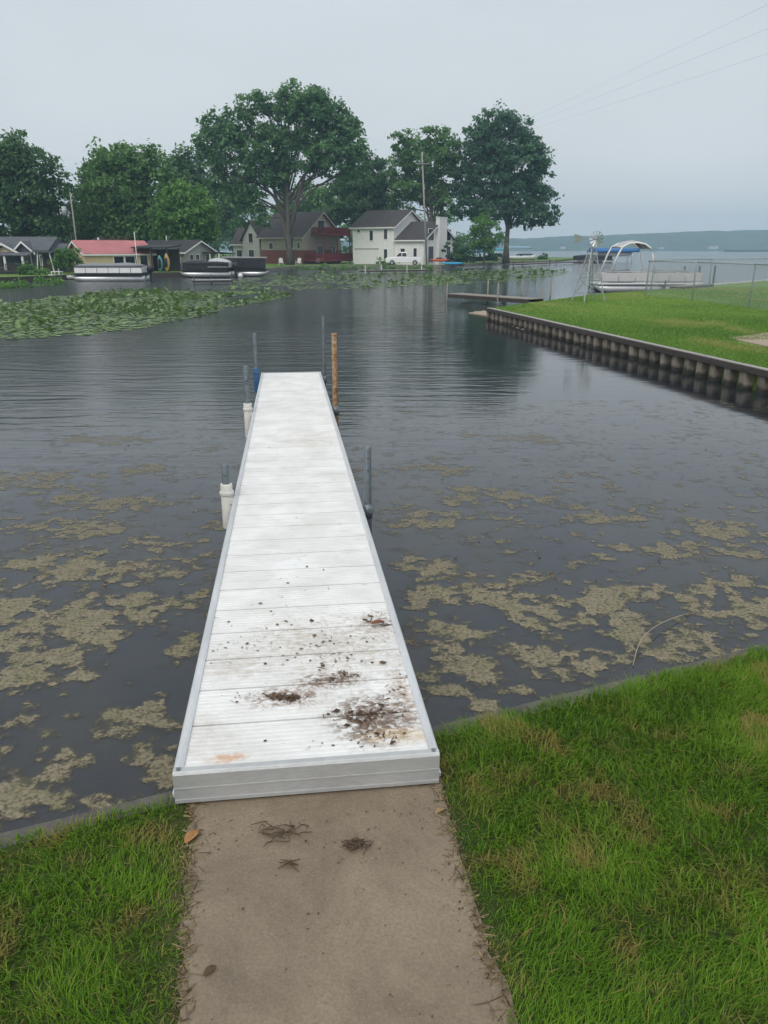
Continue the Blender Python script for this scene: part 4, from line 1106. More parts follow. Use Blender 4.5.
# bulkheads and small piers on the far shore
def strip_wall(name, label, pts, h, th_, mat, z=0):
    mb = MB()
    for a, b in zip(pts[:-1], pts[1:]):
        d = (b - a); mb.box(((a.x + b.x) / 2, (a.y + b.y) / 2 - th_ / 2 - .02, z + h / 2 - .4), (d.length + .05, th_, h + .8), 0, Matrix.Rotation(math.atan2(d.y, d.x), 3, 'Z'))
    tag(mb.build(name, mat), label, 'seawall', 'seawalls on the far shore')
strip_wall('seawall', 'dark timber seawall under the slate house lawn', [shore[i] for i in (1, 2, 3, 4)], .45, .18, wood_dark)
strip_wall('seawall', 'low dark seawall behind the moored boats', [shore[i] for i in (4, 5, 6, 7, 8)], .5, .2, wood_dark)
strip_wall('seawall', 'stone seawall below the giant cottonwood and white house', [shore[i] for i in (8, 9, 10, 11)], .48, .3, stone_wall)
strip_wall('seawall', 'rubble edge running out past the maple', [shore[i] for i in (11, 12, 13, 14)], .42, .4, stone_wall)

# ------------------------------------------------------------------ poles and wires
def pole(label, px, Y, ytop, ybase, lean_px, r, arms, z0=SZ, group='utility poles'):
    b = at_depth(px, ybase, Y); t = at_depth(px + lean_px, ytop, Y)
    root = thing('utility_pole', label, 'utility pole', (b.x, Y, z0), 0, group)
    dx = t.x - b.x; h = t.z - z0
    MB().tube([(0, 0, -.3), (dx, 0, h)], [r, r * .65], 10).build('pole', wood_pole, root)
    for (f, w_) in arms:
        a = MB().bar((dx * f - w_ / 2, -.15, h * f), (dx * f + w_ / 2, -.15, h * f), .12, .12).build('crossarm', wood_pole, root)
        for s in (-.9, 0, .9): MB().tube([(dx * f + s * w_ / 2.1, -.15, h * f + .06), (dx * f + s * w_ / 2.1, -.15, h * f + .26)], [.05, .035], 8).build('insulator', M('insulator_glass', (.25, .27, .28), .3, .1), a)
    return root, b.x + dx, h + z0
p1, PX, PZ = pole('tall pale wooden utility pole in front of the white house chimney', 427, 128, 152, 262, -5, .17, [(.90, 2.2)])
# trim arm wires from here
p2, _, _ = pole('thin leaning utility pole behind the pink roof', 79, 100, 192, 262, -9, .11, [])
MB().tube([(-.95, -.25, 6.3), (-.95, -.25, 7.3)], .28, 12).build('transformer', M('transformer_grey', (.42, .43, .44), .5, .1), p2)
p3, _, _ = pole('second thinner grey pole left of the leaning one', 73, 103, 205, 262, -5, .08, [])
def wire(a, b, sag, label):
    pts = []
    for i in range(25):
        t = i / 24; v = Vector(a).lerp(Vector(b), t); v.z -= sag * 4 * t * (1 - t); pts.append(v)
    o = MB().tube(pts, .0032, 5).build('power_line', M('wire', (.42, .44, .46), .6, .05))
    tag(o, label, 'power line', 'overhead power lines')
zt = PZ - SZ
for (px, py, off, lab) in ((763, 0, 1.0, 'highest of the faint overhead wires at the top right'), (768, 22, 0, 'middle one of the faint overhead wires at the top right'), (768, 47, -1.0, 'lowest of the faint overhead wires at the top right')):
    A = Vector((PX + off, 127.85, SZ + zt * .90 + .26)); q = at_depth(px, py, 30)
    wire(A, A + (q - A) * 1.22, .35, lab)
fpp = at(114, 276, .4)
fp_ = tag(MB().tube([(0, 0, -.6), (0, 0, 4.2)], [.05, .035], 8).build('flagpole', white_paint, loc=(fpp.x, 83.5, SZ - .1)), 'bare thin white pole standing behind the white pontoon boat', 'pole')

# ------------------------------------------------------------------ boats
def rrect(x0, x1, y0, y1, z, n=0): return [Vector((x0, y0, z)), Vector((x1, y0, z)), Vector((x1, y1, z)), Vector((x0, y1, z))]
def pontoon(label, loc, rz, Lb=6.4, fence=boat_white, stripe=black_plastic, cover=None, motor=True, group='boats moored along the far shore', frame=None):
    root = thing('pontoon_boat', label, 'boat', loc, rz, group)
    for s in (-.85, .85):
        n = []
        pts = [(-Lb / 2, s, .22), (Lb / 2 - 1.0, s, .22), (Lb / 2 - .35, s, .30), (Lb / 2, s, .42)]
        MB().tube(pts, [.30, .30, .24, .05], 14).build('pontoon', pontoon_metal, root)
    MB().box((0, 0, .58), (Lb - .1, 2.4, .1)).build('deck', stripe, root)
    f = MB()
    for s in (-1, 1):
        f.box((-.1, s * 1.17, 1.0), (Lb - .5, .04, .52))
    f.box((-Lb / 2 + .17, 0, 1.02), (.04, 2.3, .52)); f.box((Lb / 2 - .36, 0, 1.02), (.04, 2.3, .52))
    o = f.build('side_panel', fence, root, bevel=.01)
    r_ = MB()
    for s in (-1, 1):
        r_.tube([(-Lb / 2 + .15, s * 1.19, 1.36), (Lb / 2 - .34, s * 1.19, 1.36)], .022, 6)
        for k in range(7): x = -Lb / 2 + .15 + k * (Lb - .5) / 6; r_.tube([(x, s * 1.19, .63), (x, s * 1.19, 1.36)], .02, 6)
        r_.box((-.1, s * 1.194, .70), (Lb - .6, .008, .07)); (r_.box((-.1, s * 1.20, 1.28), (Lb - .5, .012, .16)) if cover else 0)
    r_.build('railing', frame or black_plastic, root)
    if cover:
        rings = []
        for i in range(9):
            t = i / 8; x = -Lb / 2 + .2 + t * (Lb - .6); hh = .14 + .10 * math.sin(t * 9) * math.sin(math.pi * t) + .20 * math.sin(math.pi * t)
            rings.append([Vector((x, y * 1.21, 1.30 + (hh * (1 - abs(y) ** 2.2)))) for y in (-1, -.75, -.4, 0, .4, .75, 1)] + [Vector((x, 1.21, 1.22)), Vector((x, -1.21, 1.22))])
        MB().loft(rings).build('mooring_cover', cover, root)
    if motor:
        mm = MB()
        def ring(z, a, b, x=0): return [Vector((-Lb / 2 - .3 + x + a * math.cos(2 * math.pi * k / 12), b * math.sin(2 * math.pi * k / 12), z)) for k in range(12)]
        mm.loft([ring(.75, .20, .16), ring(.85, .30, .22), ring(1.15, .33, .24, -.02), ring(1.32, .24, .18, -.04), ring(1.38, .08, .06, -.05)])
        mm.box((-Lb / 2 - .32, 0, .35), (.22, .14, .8)); mm.box((-Lb / 2 - .32, 0, -.1), (.5, .05, .12)); mm.build('outboard_motor', black_plastic, root)
    return root
q = at(112, 281, 0)
pontoon('white pontoon boat with grey mooring cover in front of the pink roofed house', (q.x, q.y, 0), R(180) + R(3) + math.pi, 6.6, boat_white, black_plastic, grey_canvas)
bpt = bpy.data.objects[-1] if False else None
# swap so that the motor sits at the right-hand end
for o in list(bpy.data.objects):
    if o.name == 'pontoon_boat': o.rotation_euler[2] = R(182)
q = at(208, 277.5, 0)
pb2 = pontoon('pontoon boat under a black and silver cover on the low lift', (q.x, q.y, .12), R(180), 5.2, black_canvas, black_plastic, black_canvas)
sv = MB(); rings = []
for i in range(7):
    t = i / 6; x = -2.5 + t * 2.2
    rings.append([Vector((x, y * 1.26, .9 + (.62 + .3 * math.sin(t * 2.6)) * (1 - abs(y) ** 2.5))) for y in (-1, -.75, -.4, 0, .4, .75, 1)])
sv.loft(rings); sv.build('bow_cover', silver_canvas, pb2)
q = at(247, 276.5, 0)
pb3 = pontoon('pontoon boat wholly wrapped in a black cover with two white buoys', (q.x, q.y, .1), R(4), 4.6, black_canvas, black_plastic, black_canvas, motor=False)
tp = MB(); tp.prism([(-2.4, -1.25, 1.85), (2.2, -1.25, 1.8), (2.2, 1.25, 1.8), (-2.4, 1.25, 1.85)], (0, 0, .1)); tp.build('canopy', M('pale_top', (.30, .31, .31), .7, .1), pb3)
sk = MB(); sk.box((-.1, -1.25, 1.3), (4.4, .04, 1.0)); sk.build('side_curtain', black_canvas, pb3)
for i, px in enumerate((241.5, 231)):
    q = at(px, 277.5, 0)
    o = MB().loft([[Vector((.26 * math.sin(a) * math.cos(2 * math.pi * k / 12), .26 * math.sin(a) * math.sin(2 * math.pi * k / 12), .2 - .26 * math.cos(a))) for k in range(12)] for a in (.05, .4, .8, 1.2, 1.6, 2.0, 2.4, 2.8, 3.09)]).build('mooring_buoy', white_paint, loc=(q.x, q.y - .6, 0))
    tag(o, ('white round buoy floating between the silver bow and the black covered boat', 'white round buoy at the left end of the black covered boat')[i], 'buoy')
def rowboat(name, label, loc, rz, Lb, wd, h, mat, cat='boat', group=None, tipped=0):
    root = thing(name, label, cat, loc, rz, group); rings = []
    for i in range(11):
        t = i / 10; x = -Lb / 2 + t * Lb; k = max(.04, math.sin(math.pi * (t * .94 + .03)) ** .55)
        rings.append([Vector((x, y * wd / 2 * k, z * h + .25 * h * abs(2 * t - 1) ** 2.4)) for y, z in ((-1, 1), (-.92, .45), (-.6, .08), (0, 0), (.6, .08), (.92, .45), (1, 1), (.86, .92), (.5, .35), (0, .28), (-.5, .35), (-.86, .92))])
    MB().loft(rings).build('hull', mat, root)
    return root
q = at(64, 279.5, 0)
rb = rowboat('rowboat', 'small pale flat boat with a white bench frame left of the white pontoon boat', (q.x, q.y, -.05), R(-4), 2.9, 1.2, .42, M('dull_boat', (.50, .50, .44), .5, .15))
bn = MB(); bn.box((-.6, 0, .78), (.9, .8, .06))
for xx in (-1.0, -.25):
    for yy in (-.35, .35): bn.box((xx, yy, .5), (.07, .07, .56))
bn.build('bench', white_paint, rb)
def kayak(label, px, py, Y, Lb, col, rz, roll=0, name='kayak', z=SZ + .05, up=False):
    q = at_depth(px, py, Y)
    root = thing(name, label, 'kayak', (q.x, Y, z), rz, 'kayaks on the far bank'); rings = []
    for i in range(13):
        t = i / 12; x = -Lb / 2 + t * Lb; k = max(.03, math.sin(math.pi * (t * .96 + .02)) ** .7)
        rings.append([Vector((x, .36 * k * math.cos(a), .22 + .22 * k * math.sin(a) + .10 * abs(2 * t - 1) ** 3)) for a in [2 * math.pi * j / 12 for j in range(12)]])
    m = M('kayak_' + '_'.join(str(int(c * 100)) for c in col), col, .45, .08)
    h = MB().loft(rings).build('hull', m, root)
    ck = MB().loft([[Vector((x_ * .5, .20 * math.cos(a) * 1.0, 0)) + Vector((.45 * math.cos(a) * 0, 0, .435 + dz)) for a in [0]] for x_, dz in ((-1, 0), (1, 0))], caps=False) if False else MB()
    ck.tube([(-.5 + .5 * (1 - math.cos(math.pi * j / 8)), 0, .43) for j in range(9)], [.06, .16, .2, .21, .21, .21, .2, .16, .06], 8); ck.build('cockpit', black_plastic, root)
    if up:
        root.rotation_euler = (0, R(-88), rz); root.location.z = z + Lb / 2
    return root
kayak('bright blue kayak on the bank in front of the white chimney', 452.5, 266, 127.3, 3.6, (.02, .33, .55), R(3))
kayak('red orange kayak behind the blue one on the bank', 439, 261, 129.6, 3.2, (.55, .07, .03), R(2), z=SZ + .5)
kayak('tall yellow kayak stood upright by the dark shelter', 168, 262, 90.5, 1.9, (.42, .28, .09), R(70), up=True)
kayak('teal kayak stood upright beside the yellow one', 161, 262, 91, 1.7, (.07, .27, .28), R(75), up=True)
# boats around the maple
def runabout(label, loc, rz, Lb, canopy, hull=boat_white, ch_=1.9):
    root = rowboat('motor_boat', label, loc, rz, Lb, 2.1, .85, hull, 'boat', 'boats near the far maple')
    t = MB(); t.loft([[Vector((x, y * 1.1, ch_ + .28 * (1 - y * y) - (.15 if abs(x) > Lb * .3 else 0))) for y in (-1, -.5, 0, .5, 1)] + [Vector((x, 1.1, ch_ - .08)), Vector((x, -1.1, ch_ - .08))] for x in (-Lb * .38, -Lb * .3, 0, Lb * .3, Lb * .38)]); t.build('canopy', canopy, root)
    pl = MB()
    for x in (-Lb * .3, Lb * .3):
        for y in (-1, 1): pl.tube([(x, y, .7), (x, y, ch_)], .04, 6)
    pl.build('canopy_frame', chrome, root)
    w_ = MB(); w_.box((Lb * .1, 0, 1.05), (.05, 1.6, .45)); w_.build('windshield', glass_dark, root)
    return root
q = at_depth(478, 260, 158); runabout('boat under a blue canopy left of the maple trunk', (q.x, 160, .55), R(5), 6.0, blue_canvas, black_canvas, 1.7)
q = at_depth(494, 258, 170); runabout('boat under a bright teal canopy just left of the maple trunk', (q.x, 172, .5), R(-4), 6.5, teal_canvas, boat_white, 2.1)
q = at_depth(519, 258, 178); runabout('boat with pale blue canopy just right of the maple trunk', (q.x, 180, .5), R(8), 8.0, M('pale_blue_canvas', (.22, .36, .46), .7, .1), boat_white, 2.6)
q = at_depth(526, 259, 190); runabout('low dark covered boat right of the pale blue canopy', (q.x, 192, .2), R(0), 5.0, black_canvas, black_canvas, 1.3)
# far dock
def pier(name, label, a, b, wd, z, mat, posts=5, pr=.06, ph_=.8, group=None, postm=wood_dark, th_=.14):
    d = Vector(b) - Vector(a); Ln = d.length
    root = thing(name, label, 'dock', (a[0], a[1], 0), math.atan2(d.y, d.x), group)
    dk_ = MB(); nb = max(2, int(Ln / .16))
    if Ln < 20:
        for i in range(nb): dk_.box(((i + .5) * Ln / nb, 0, z), (Ln / nb - .012, wd, .04))
    else: dk_.box((Ln / 2, 0, z), (Ln, wd, .04))
    dk_.build('decking', mat, root)
    st = MB(); st.box((Ln / 2, -wd / 2 + .05, z - .1), (Ln, .06, th_)); st.box((Ln / 2, wd / 2 - .05, z - .1), (Ln, .06, th_)); st.build('stringer', wood_dark, root)
    for i in range(posts):
        x = .1 + (Ln - .2) * i / (posts - 1); s = -1 if i % 2 == 0 else 1
        MB().tube([(x, s * (wd / 2 + pr), -1.5), (x, s * (wd / 2 + pr), z + ph_ * (.7 + .3 * ((i * 7) % 3) / 2))], pr, 8).build('post', postm, root)
    return root
a = at(536, 299, .36); b = at(454, 293.5, .36)
pier('dock', 'weathered wooden dock sticking out from the tip of the bright lawn', (a.x, a.y, 0), (b.x, b.y, 0), 1.15, .36, wood_grey, 4, .04, .9, None, wood_grey, .22)
for i, (px, y0) in enumerate(((527.5, 297), (557, 298))):
    q = at(px, y0, 0.0)
    tag(MB().tube([(0, 0, -1), (0, 0, 1.0)], .06, 8).build('mooring_post', wood_grey, loc=(q.x, q.y + 2, 0)), ('slim grey mooring post in the water beside the wooden dock', 'lone grey mooring post in the water left of the windmill')[i], 'post', 'mooring posts')
a = at(508, 264.5, .4); b = at(600, 260.6, .4)
pier('dock', 'long low dock reaching out into the lake from the maple tip', (a.x, a.y, 0), (b.x, b.y, 0), 1.6, .45, wood_grey, 7, .08, .6)
a = at(362, 270, .4); b = at(425, 269.2, .4)
pier('dock', 'grey dock lying along the shore in front of the white house', (a.x, a.y, 0), (b.x, b.y, 0), 1.3, .35, wood_grey, 4, .05, .9, None, chrome)
a = at(192, 279.5, .4); b = at(232, 279.0, .4)
pier('dock', 'pale dock along the silver covered boat', (a.x, a.y, 0), (b.x, b.y, 0), 1.0, .35, M('pale_dock', (.42, .43, .42), .7, .12), 3, .05, .5)
# dark pontoon + blue lift canopy out on the lake
q = at(585, 262, 0)
pontoon('dark covered pontoon boat beyond the windmill on the open lake', (q.x, 178, 0), R(4), 8.5, black_canvas, black_plastic, black_canvas, False, 'boats near the far maple')
q = at_depth(615, 256, 180)
lf = thing('boat_lift', 'boat lift with bright blue canopy out on the lake behind the arch', 'boat lift', (q.x, 182, 0), R(3))
c_ = MB(); c_.loft([[Vector((x, y * 1.6, 2.5 + .5 * (1 - y * y))) for y in (-1, -.6, -.2, .2, .6, 1)] + [Vector((x, 1.6, 2.1)), Vector((x, -1.6, 2.1))] for x in (-5.4, -2, 2, 5.4)]); c_.build('canopy', blue_canvas, lf)
fr = MB()
for x in (-4, 4):
    for y in (-1.5, 1.5): fr.tube([(x, y, -1), (x, y, 2.3)], .07, 8)
fr.box((0, 0, 1.2), (8, 2.4, .12)); fr.build('frame', chrome, lf)
rowboat('motor_boat', 'white motor boat hanging in the lift under the blue canopy', (q.x + .5, 182, 1.28), R(3), 7.5, 2.0, .8, boat_white, 'boat', 'boats near the far maple')
# near white pontoon boat with arch
q = at(643, 291.5, 0)
np_ = pontoon('white pontoon boat with tall white arch moored behind the chain link fence', (q.x, q.y, 0), R(182), 7.4, M('pale_grey_panel', (.52, .51, .51), .5, .06), boat_white, None, False, 'boats near the lawn', chrome)
am = MB()
for yy in (-1.15, 1.15):
    am.tube([(2.75, yy, 1.3), (2.35, yy, 2.5), (2.1, yy, 2.95), (1.7, yy, 3.15), (1.15, yy, 3.22), (.6, yy, 3.12), (.2, yy, 2.88), (0, yy, 2.45), (-.25, yy, 1.3)], .06, 10)
for xx, zz in ((2.1, 2.95), (1.15, 3.22), (.2, 2.88)): am.tube([(xx, -1.15, zz), (xx, 1.15, zz)], .045, 8)
am.build('arch', white_paint, np_)
cv = MB(); cv.loft([[Vector((x, y * 1.05, z_ + .12 * (1 - y * y))) for y in (-1, -.5, 0, .5, 1)] for x, z_ in ((2.2, 2.86), (1.7, 3.18), (1.15, 3.26), (.6, 3.15), (.1, 2.8))], caps=False); cv.build('folded_top', silver_canvas, np_)
for (x0, x1, zt_) in ((1.0, 2.7, 1.55), (-2.2, -.6, 1.5), (-3.1, -2.4, 1.45)):
    rings = [[Vector((x, y * .95, .65 + (zt_ - .65) * k_ * (1 - abs(y) ** 3))) for y in (-1, -.8, -.4, 0, .4, .8, 1)] for x, k_ in ((x0, .55), (x0 + .2, .95), ((x0 + x1) / 2, .85), (x1 - .3, 1.0), (x1, .5))]
    MB().loft(rings).build('covered_seat', grey_canvas, np_)
# dark lift ramp and brown platform by the lot edge
a = at(664, 287, .5); b = at(694, 282, .55)
pier('dock', 'dark slanting dock beside the white pontoon boat', (a.x + .4, a.y + 3.6, 0), (b.x, b.y + 4, 0), 1.6, .42, wood_dark, 3, .06, .5)
a = at(676, 289, LZ); b = at(706, 286.5, LZ)
pier('dock', 'short brown timber platform on the grass edge behind the fence', (a.x, a.y, 0), (b.x, b.y, 0), .9, .62, wood_grey, 3, .05, .02)
for i, (px, y0) in enumerate(((700.5, 284), (716, 283.5), (732, 283))):
    q = at(px, y0, 0)
    tag(MB().tube([(0, 0, -1), (0, 0, 1.35)], .09, 8).build('mooring_post', wood_dark, loc=(q.x, q.y + 4, 0)), ('dark mooring post left of three beyond the fence', 'dark mooring post between two others beyond the fence', 'dark mooring post right of three beyond the fence')[i], 'post', 'mooring posts')
strip = [at(690, 287, LZ), at(768, 280.5, LZ), Vector((70, 118, 0))]
strip_wall('seawall', 'pale capped seawall along the lake side of the fenced grass', [Vector((p_.x, p_.y, 0)) for p_ in strip], .55, .25, M('pale_cap', (.55, .54, .52), .7, .1))

# ------------------------------------------------------------------ chain link fences
def fence(label, pts, h, pitch=.10):
    root = thing('chain_link_fence', label, 'fence', (pts[0].x, pts[0].y, LZ), 0, 'chain link fences on the lawn')
    o0 = Vector((pts[0].x, pts[0].y, LZ)); P = [Vector((p_.x, p_.y, LZ)) - o0 for p_ in pts]
    for i, p_ in enumerate(P):
        ln = Vector((-.05 if i % 2 else .06, 0, 0))
        MB().tube([p_ - Vector((0, 0, .4)), p_ + ln + Vector((0, 0, h + .06)), p_ + ln + Vector((0, 0, h + .1))], [.038, .036, .01], 8).build('post', fence_galv, root)
    rl = MB()
    for a, b in zip(P[:-1], P[1:]): rl.tube([a + Vector((0, 0, h)), b + Vector((0, 0, h))], .026, 6)
    rl.build('top_rail', fence_galv, root)
    ms = MB()
    for a, b in zip(P[:-1], P[1:]):
        d = b - a; L_ = d.length; u = d / L_; hh = h - .05; n = int((L_ + hh) / pitch)
        for k in range(n):
            s = k * pitch - hh
            for sg in (0, 1):
                t0, t1 = s, s + hh; z0, z1 = (.03, .03 + hh) if sg == 0 else (.03 + hh, .03)
                c0, c1 = max(0, t0), min(L_, t1)
                if c1 - c0 < .02: continue
                f0, f1 = (c0 - t0) / hh, (c1 - t0) / hh
                A = a + u * c0 + Vector((0, 0, z0 + (z1 - z0) * f0)); B = a + u * c1 + Vector((0, 0, z0 + (z1 - z0) * f1))
                ms.tube([A, B], .0028, 3, 0, False, False)
    ms.build('wire_mesh', galv, root)
    return root
fence('near chain link fence crossing the lawn with its corner by the windmill', [at(645, 296, LZ), at(692.5, 300.5, LZ), at(748, 308, LZ), at(830, 322, LZ)], 1.75)
fence('farther chain link fence behind the first one along the lake edge', [at(649, 291.5, LZ) - Vector((0, .25, 0)), at(709, 288.5, LZ), at(790, 285.5, LZ)], 1.75)

# ------------------------------------------------------------------ garden windmill
q = at(588, 301, LZ)
wmill = thing('garden_windmill', 'galvanised ornamental windmill on a lattice tower at the lawn tip', 'windmill', (q.x, q.y, LZ))
wmill.rotation_euler = (0, 0, R(18))
HT = 2.45; bw, tw = .55, .09
def leg_at(sx, sy, z): k = bw + (tw - bw) * z / HT; return Vector((sx * k, sy * k, z))
for sx in (-1, 1):
    for sy in (-1, 1):
        MB().bar(leg_at(sx, sy, -.2), leg_at(sx, sy, HT), .042, .042).build('leg', fence_galv, wmill)
br = MB()
lv = [.35, 1.05, 1.65, 2.1]
for i, z in enumerate(lv):
    cs = [leg_at(-1, -1, z), leg_at(1, -1, z), leg_at(1, 1, z), leg_at(-1, 1, z)]
    for k in range(4): br.bar(cs[k], cs[(k + 1) % 4], .028, .022)
    if i < 3:
        c2 = [leg_at(-1, -1, lv[i + 1]), leg_at(1, -1, lv[i + 1]), leg_at(1, 1, lv[i + 1]), leg_at(-1, 1, lv[i + 1])]
        for k in range(4):
            br.bar(cs[k], c2[(k + 1) % 4], .016, .016); br.bar(cs[(k + 1) % 4], c2[k], .016, .016)
br.build('brace', fence_galv, wmill)
MB().tube([(0, 0, .3), (0, 0, HT + .35)], .03, 8).build('mast', fence_galv, wmill)
hubp = Vector((0, -.28, HT + .33))
MB().tube([(0, .08, HT + .33), (0, -.32, HT + .33)], .05, 10).build('gearbox', galv_dark, wmill)
wl_ = MB(); nb = 12
for k in range(nb):
    a = 2 * math.pi * k / nb
    def pt(r_, da, dy): return hubp + Vector((r_ * math.cos(a + da), dy, r_ * math.sin(a + da)))
    V = [pt(.09, -.12, .01), pt(.09, .12, -.01), pt(.37, .15, -.03), pt(.37, -.10, .03)]
    nrm = Vector((0, .006, 0)); wl_.add(V + [v_ + nrm for v_ in V], [(0, 1, 2, 3), (7, 6, 5, 4), (0, 4, 5, 1), (1, 5, 6, 2), (2, 6, 7, 3), (3, 7, 4, 0)])
for rr in (.16, .34): wl_.tube([hubp + Vector((rr * math.cos(2 * math.pi * k / 36), .012, rr * math.sin(2 * math.pi * k / 36))) for k in range(37)], .008, 5)
wl_.tube([hubp + Vector((0, .05, 0)), hubp - Vector((0, .04, 0))], .06, 10)
wl_.build('wheel', M('bright_galvanised', (.55, .57, .58), .45, .2, 6, metal=.5), wmill)
tv = MB(); tv.bar((0, .05, HT + .33), (-.45, .35, HT + .33), .025, .025)
tv.prism([(-.36, .28, HT + .24), (-.70, .50, HT + .14), (-.70, .50, HT + .56), (-.36, .28, HT + .44)], (.006, .010, 0)); tv.build('tail_vane', M('vane_metal', (.24, .28, .28), .5, .2, 5), wmill)

# ------------------------------------------------------------------ pickup truck
q = at_depth(404, 265, 128)
tk = thing('pickup_truck', 'white crew cab pickup truck parked before the white house', 'pickup truck', (q.x, 127.8, SZ + .02), R(-4))
bd = MB()
bd.xz([(-2.85, .45), (-2.88, .95), (-2.7, 1.12), (-1.45, 1.24), (2.75, 1.26), (2.82, 1.16), (2.82, .55), (2.5, .42), (-2.6, .40)], -.95, .95)
bd.build('body', M('white_car_paint', (.78, .79, .80), .25, .03), tk, bevel=.06)
cb = MB()
lo_ = [(-1.5, -.92), (.62, -.92), (.62, .92), (-1.5, .92)]; hi_ = [(-.80, -.76), (.42, -.76), (.42, .76), (-.80, .76)]
cb.loft([[Vector((x, y, 1.19)) for x, y in lo_], [Vector((x, y, 1.90)) for x, y in hi_], [Vector((x * .93, y * .92, 1.97)) for x, y in hi_]], smooth=False); cb.build('cab', M('white_car_paint', (.78, .79, .80)), tk, bevel=.04)
wd_ = MB()
for y, ny in ((-1, -1), (1, 1)):
    for (x0, x1, xt0, xt1) in ((-1.22, -.38, -.74, -.34), (-.28, .48, -.24, .32)):
        yb, yt = .905 * ny, .765 * ny
        wd_.add([(x0, yb, 1.30), (x1, yb, 1.30), (xt1, yt, 1.83), (xt0, yt, 1.83), (x0, yb + .015 * ny, 1.30), (x1, yb + .015 * ny, 1.30), (xt1, yt + .015 * ny, 1.83), (xt0, yt + .015 * ny, 1.83)], [(0, 1, 2, 3), (4, 5, 6, 7), (0, 4, 5, 1), (2, 6, 7, 3), (0, 3, 7, 4), (1, 2, 6, 5)])
wd_.build('side_window', glass_dark, tk)
ws = MB(); ws.add([(-1.44, -.80, 1.28), (-1.44, .80, 1.28), (-.86, .68, 1.85), (-.86, -.68, 1.85)], [(0, 1, 2, 3)]); o = ws.build('windscreen', glass_dark, tk); o.location = (-.015, 0, .012)
for x in (-1.85, 1.75):
    for y in (-.86, .86):
        t_ = MB().tube([(x, y - .13, .39), (x, y - .10, .39), (x, y + .10, .39), (x, y + .13, .39)], [.35, .39, .39, .35], 20).build('wheel', rubber, tk)
        MB().tube([(x, y - .14, .39), (x, y + .14, .39)], .21, 14).build('rim', chrome, t_)
bd2 = MB(); bd2.box((-2.9, 0, .56), (.14, 1.8, .22)); bd2.build('bumper', chrome, tk, bevel=.02)
for y in (-.7, .7): MB().box((-2.86, y, .95), (.08, .36, .18)).build('headlight', M('headlight_lens', (.6, .62, .64), .15, .03), tk)
bdl = MB(); bdl.box((1.75, 0, 1.268), (1.9, 1.5, .02)); bdl.build('bed', black_plastic, tk)

# ------------------------------------------------------------------ lily pads and bank weeds
def in_poly(x, y, poly):
    c = np.zeros(len(x), bool); n = len(poly); j = n - 1
    for i in range(n):
        xi, yi = poly[i]; xj, yj = poly[j]
        c ^= ((yi > y) != (yj > y)) & (x < (xj - xi) * (y - yi) / (yj - yi + 1e-12) + xi); j = i
    return c
def lily(name, label, polys):
    V = []; F3 = []; tint = []
    allx, ally, alls, allu = [], [], [], []
    for poly_px, dens, size, up in polys:
        w_ = [at(px, py, 0) for px, py in poly_px]; pol = [(p_.x, p_.y) for p_ in w_]
        xs_ = [p_[0] for p_ in pol]; ys_ = [p_[1] for p_ in pol]
        area = (max(xs_) - min(xs_)) * (max(ys_) - min(ys_)); n = int(area * dens)
        x = rng.uniform(min(xs_), max(xs_), n); y = rng.uniform(min(ys_), max(ys_), n)
        wxx = x + 2.2 * (fbm(x * .25, y * .25, 3, 9) - .5); wyy = y + 5 * (fbm(x * .22, y * .22, 3, 19) - .5)
        k = in_poly(wxx, wyy, pol) & (fbm(x * .35, y * .2, 3, 29) > .36)
        allx.append(x[k]); ally.append(y[k]); alls.append(np.full(k.sum(), size)); allu.append(np.full(k.sum(), up))
    x = np.concatenate(allx); y = np.concatenate(ally); s = np.concatenate(alls) * rng.uniform(.6, 1.25, len(x)); up = np.concatenate(allu)
    n = len(x); K = 8
    clump = fbm(x * .5, y * .3, 3, 39)
    raised = rng.random(n) < up * np.clip((clump - .38) * 4, .05, 1)
    z = np.where(raised, rng.uniform(.04, .24, n), rng.uniform(.004, .03, n))
    tilt = np.where(raised, rng.uniform(.3, 1.15, n), rng.uniform(0, .06, n)); ta = np.where(raised, rng.normal(-1.57, 1.2, n), rng.uniform(0, 6.28, n)); a0 = rng.uniform(0, 6.28, n)
    P = np.zeros((n, K + 1, 3)); P[:, 0] = np.stack([x, y, z - .01], 1)
    for k in range(K):
        a = a0 + .3 + (2 * np.pi - .6) * k / (K - 1); ux, uy = np.cos(a) * s, np.sin(a) * s
        along = ux * np.cos(ta) + uy * np.sin(ta)
        px_ = ux - along * np.cos(ta) * (1 - np.cos(tilt)); py_ = uy - along * np.sin(ta) * (1 - np.cos(tilt))
        P[:, 1 + k] = np.stack([x + px_, y + py_, np.maximum(z + along * np.sin(tilt) + .02 * raised, .003)], 1)
    b = np.arange(n)[:, None] * (K + 1)
    T = np.concatenate([b + np.array([[0, 1 + k, 2 + k]]) for k in range(K - 1)])
    tint = np.clip(np.where(raised, .35, .6) + rng.normal(0, .2, n), 0, 1)
    o = np_mesh(name, P.reshape(-1, 3), [T], LEAF['pad'], None, {'tint': np.repeat(tint, K + 1)})
    tag(o, label, 'lily pads', kind='stuff')
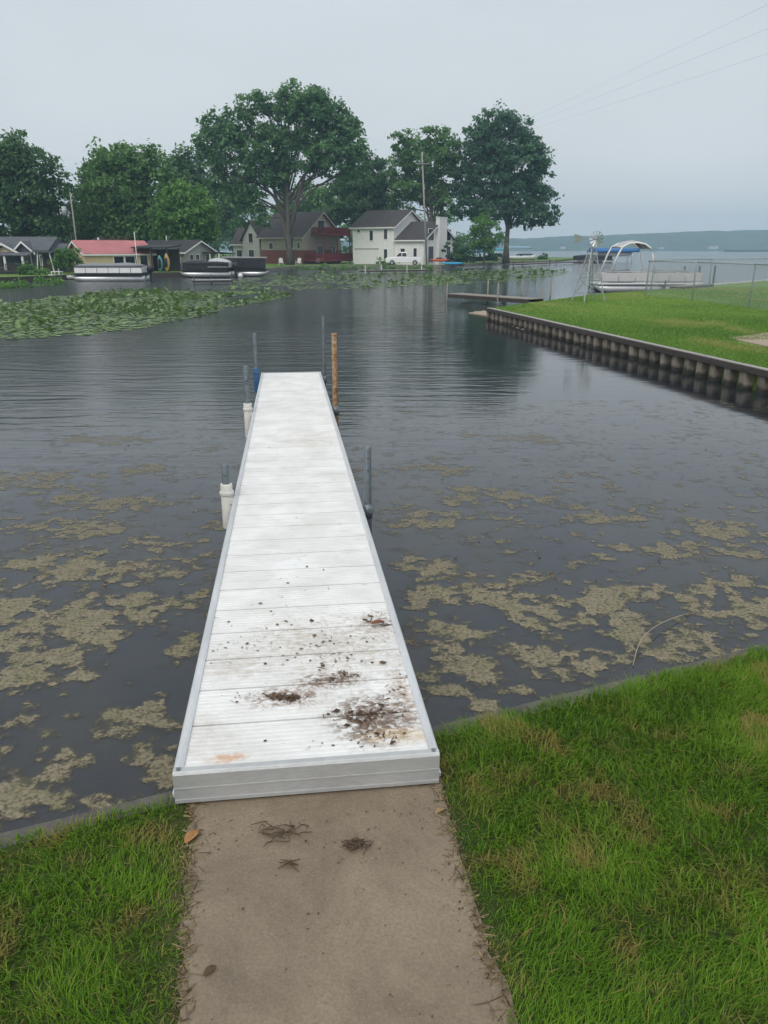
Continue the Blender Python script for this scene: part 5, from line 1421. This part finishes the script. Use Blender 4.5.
lily('lily_pads', 'broad drifts of green lily pads on the channel left and centre', [
    ([(-120, 345), (0, 339), (60, 337), (130, 329), (185, 319), (240, 306), (292, 296), (285, 292.5), (180, 291), (110, 292), (60, 297), (0, 303), (-120, 306)], 26, .11, .32),
    ([(225, 289), (300, 290.5), (380, 288), (470, 283), (470, 277), (400, 274), (330, 273), (270, 275.5), (225, 281)], 4.5, .17, .12),
    ([(400, 284), (470, 284), (540, 279), (575, 272), (540, 268), (470, 270), (420, 274)], 3.5, .2, .15)])
def weeds():
    lob = []
    for (px, py, rx, ry) in ((0, 287, 14, 3), (20, 286.5, 12, 3), (-25, 288, 14, 3.5), (52, 284, 9, 2.4), (42, 281, 6, 2.5), (-60, 289, 20, 3.5)):
        q = at(px, py + 1, 0); k = mpp(q.y); lob.append((q.x, q.y, .12, rx * k, 1.6, ry * k))
    for px in range(266, 440, 12):
        q = at(px, 269.6, 0); k = mpp(q.y); lob.append((q.x, q.y - .9, .1, 7 * k, .9, random.uniform(.3, .7)))
    o = crown_mesh(lob, 9000, .12, LEAF['fresh'], None, 'bank_weeds', clump=.5)
    tag(o, 'leafy green weeds along the foot of the far bank', 'weeds', kind='stuff')
weeds()
# little things near the lily field and on the far lawn
def garden_chair(label, px, py, Y, col, rz):
    q = at_depth(px, py, Y)
    r_ = thing('lawn_chair', label, 'chair', (q.x, Y, SZ), rz, 'lawn chairs on the far lawns'); m = M('chair_%d' % int(px), col, .6, .08)
    s_ = MB(); 
    for i in range(5): s_.box((0, -.28 + i * .13, .36 - i * .025), (.56, .11, .025))
    s_.build('seat', m, r_)
    b_ = MB()
    for i in range(5): b_.bar((-.22 + i * .11, .26, .28), (-.26 + i * .13, .55, 1.0 + .05 * (2 - abs(i - 2))), .10, .025)
    b_.build('backrest', m, r_)
    for x in (-.33, .33):
        for y in (-.3, .35): MB().box((x, y, .27), (.05, .1, .54)).build('leg', m, r_)
        MB().box((x, .05, .56), (.12, .8, .03)).build('armrest', m, r_)
garden_chair('white lawn chair near the cottonwood trunk left side', 281, 264, 130, (.65, .65, .63), R(10))
garden_chair('white lawn chair right of the cottonwood trunk', 298.5, 264.2, 129.5, (.65, .65, .63), R(-15))
garden_chair('dark lawn chair near the brick wall beside the red deck', 318, 264, 131, (.08, .03, .03), R(5))
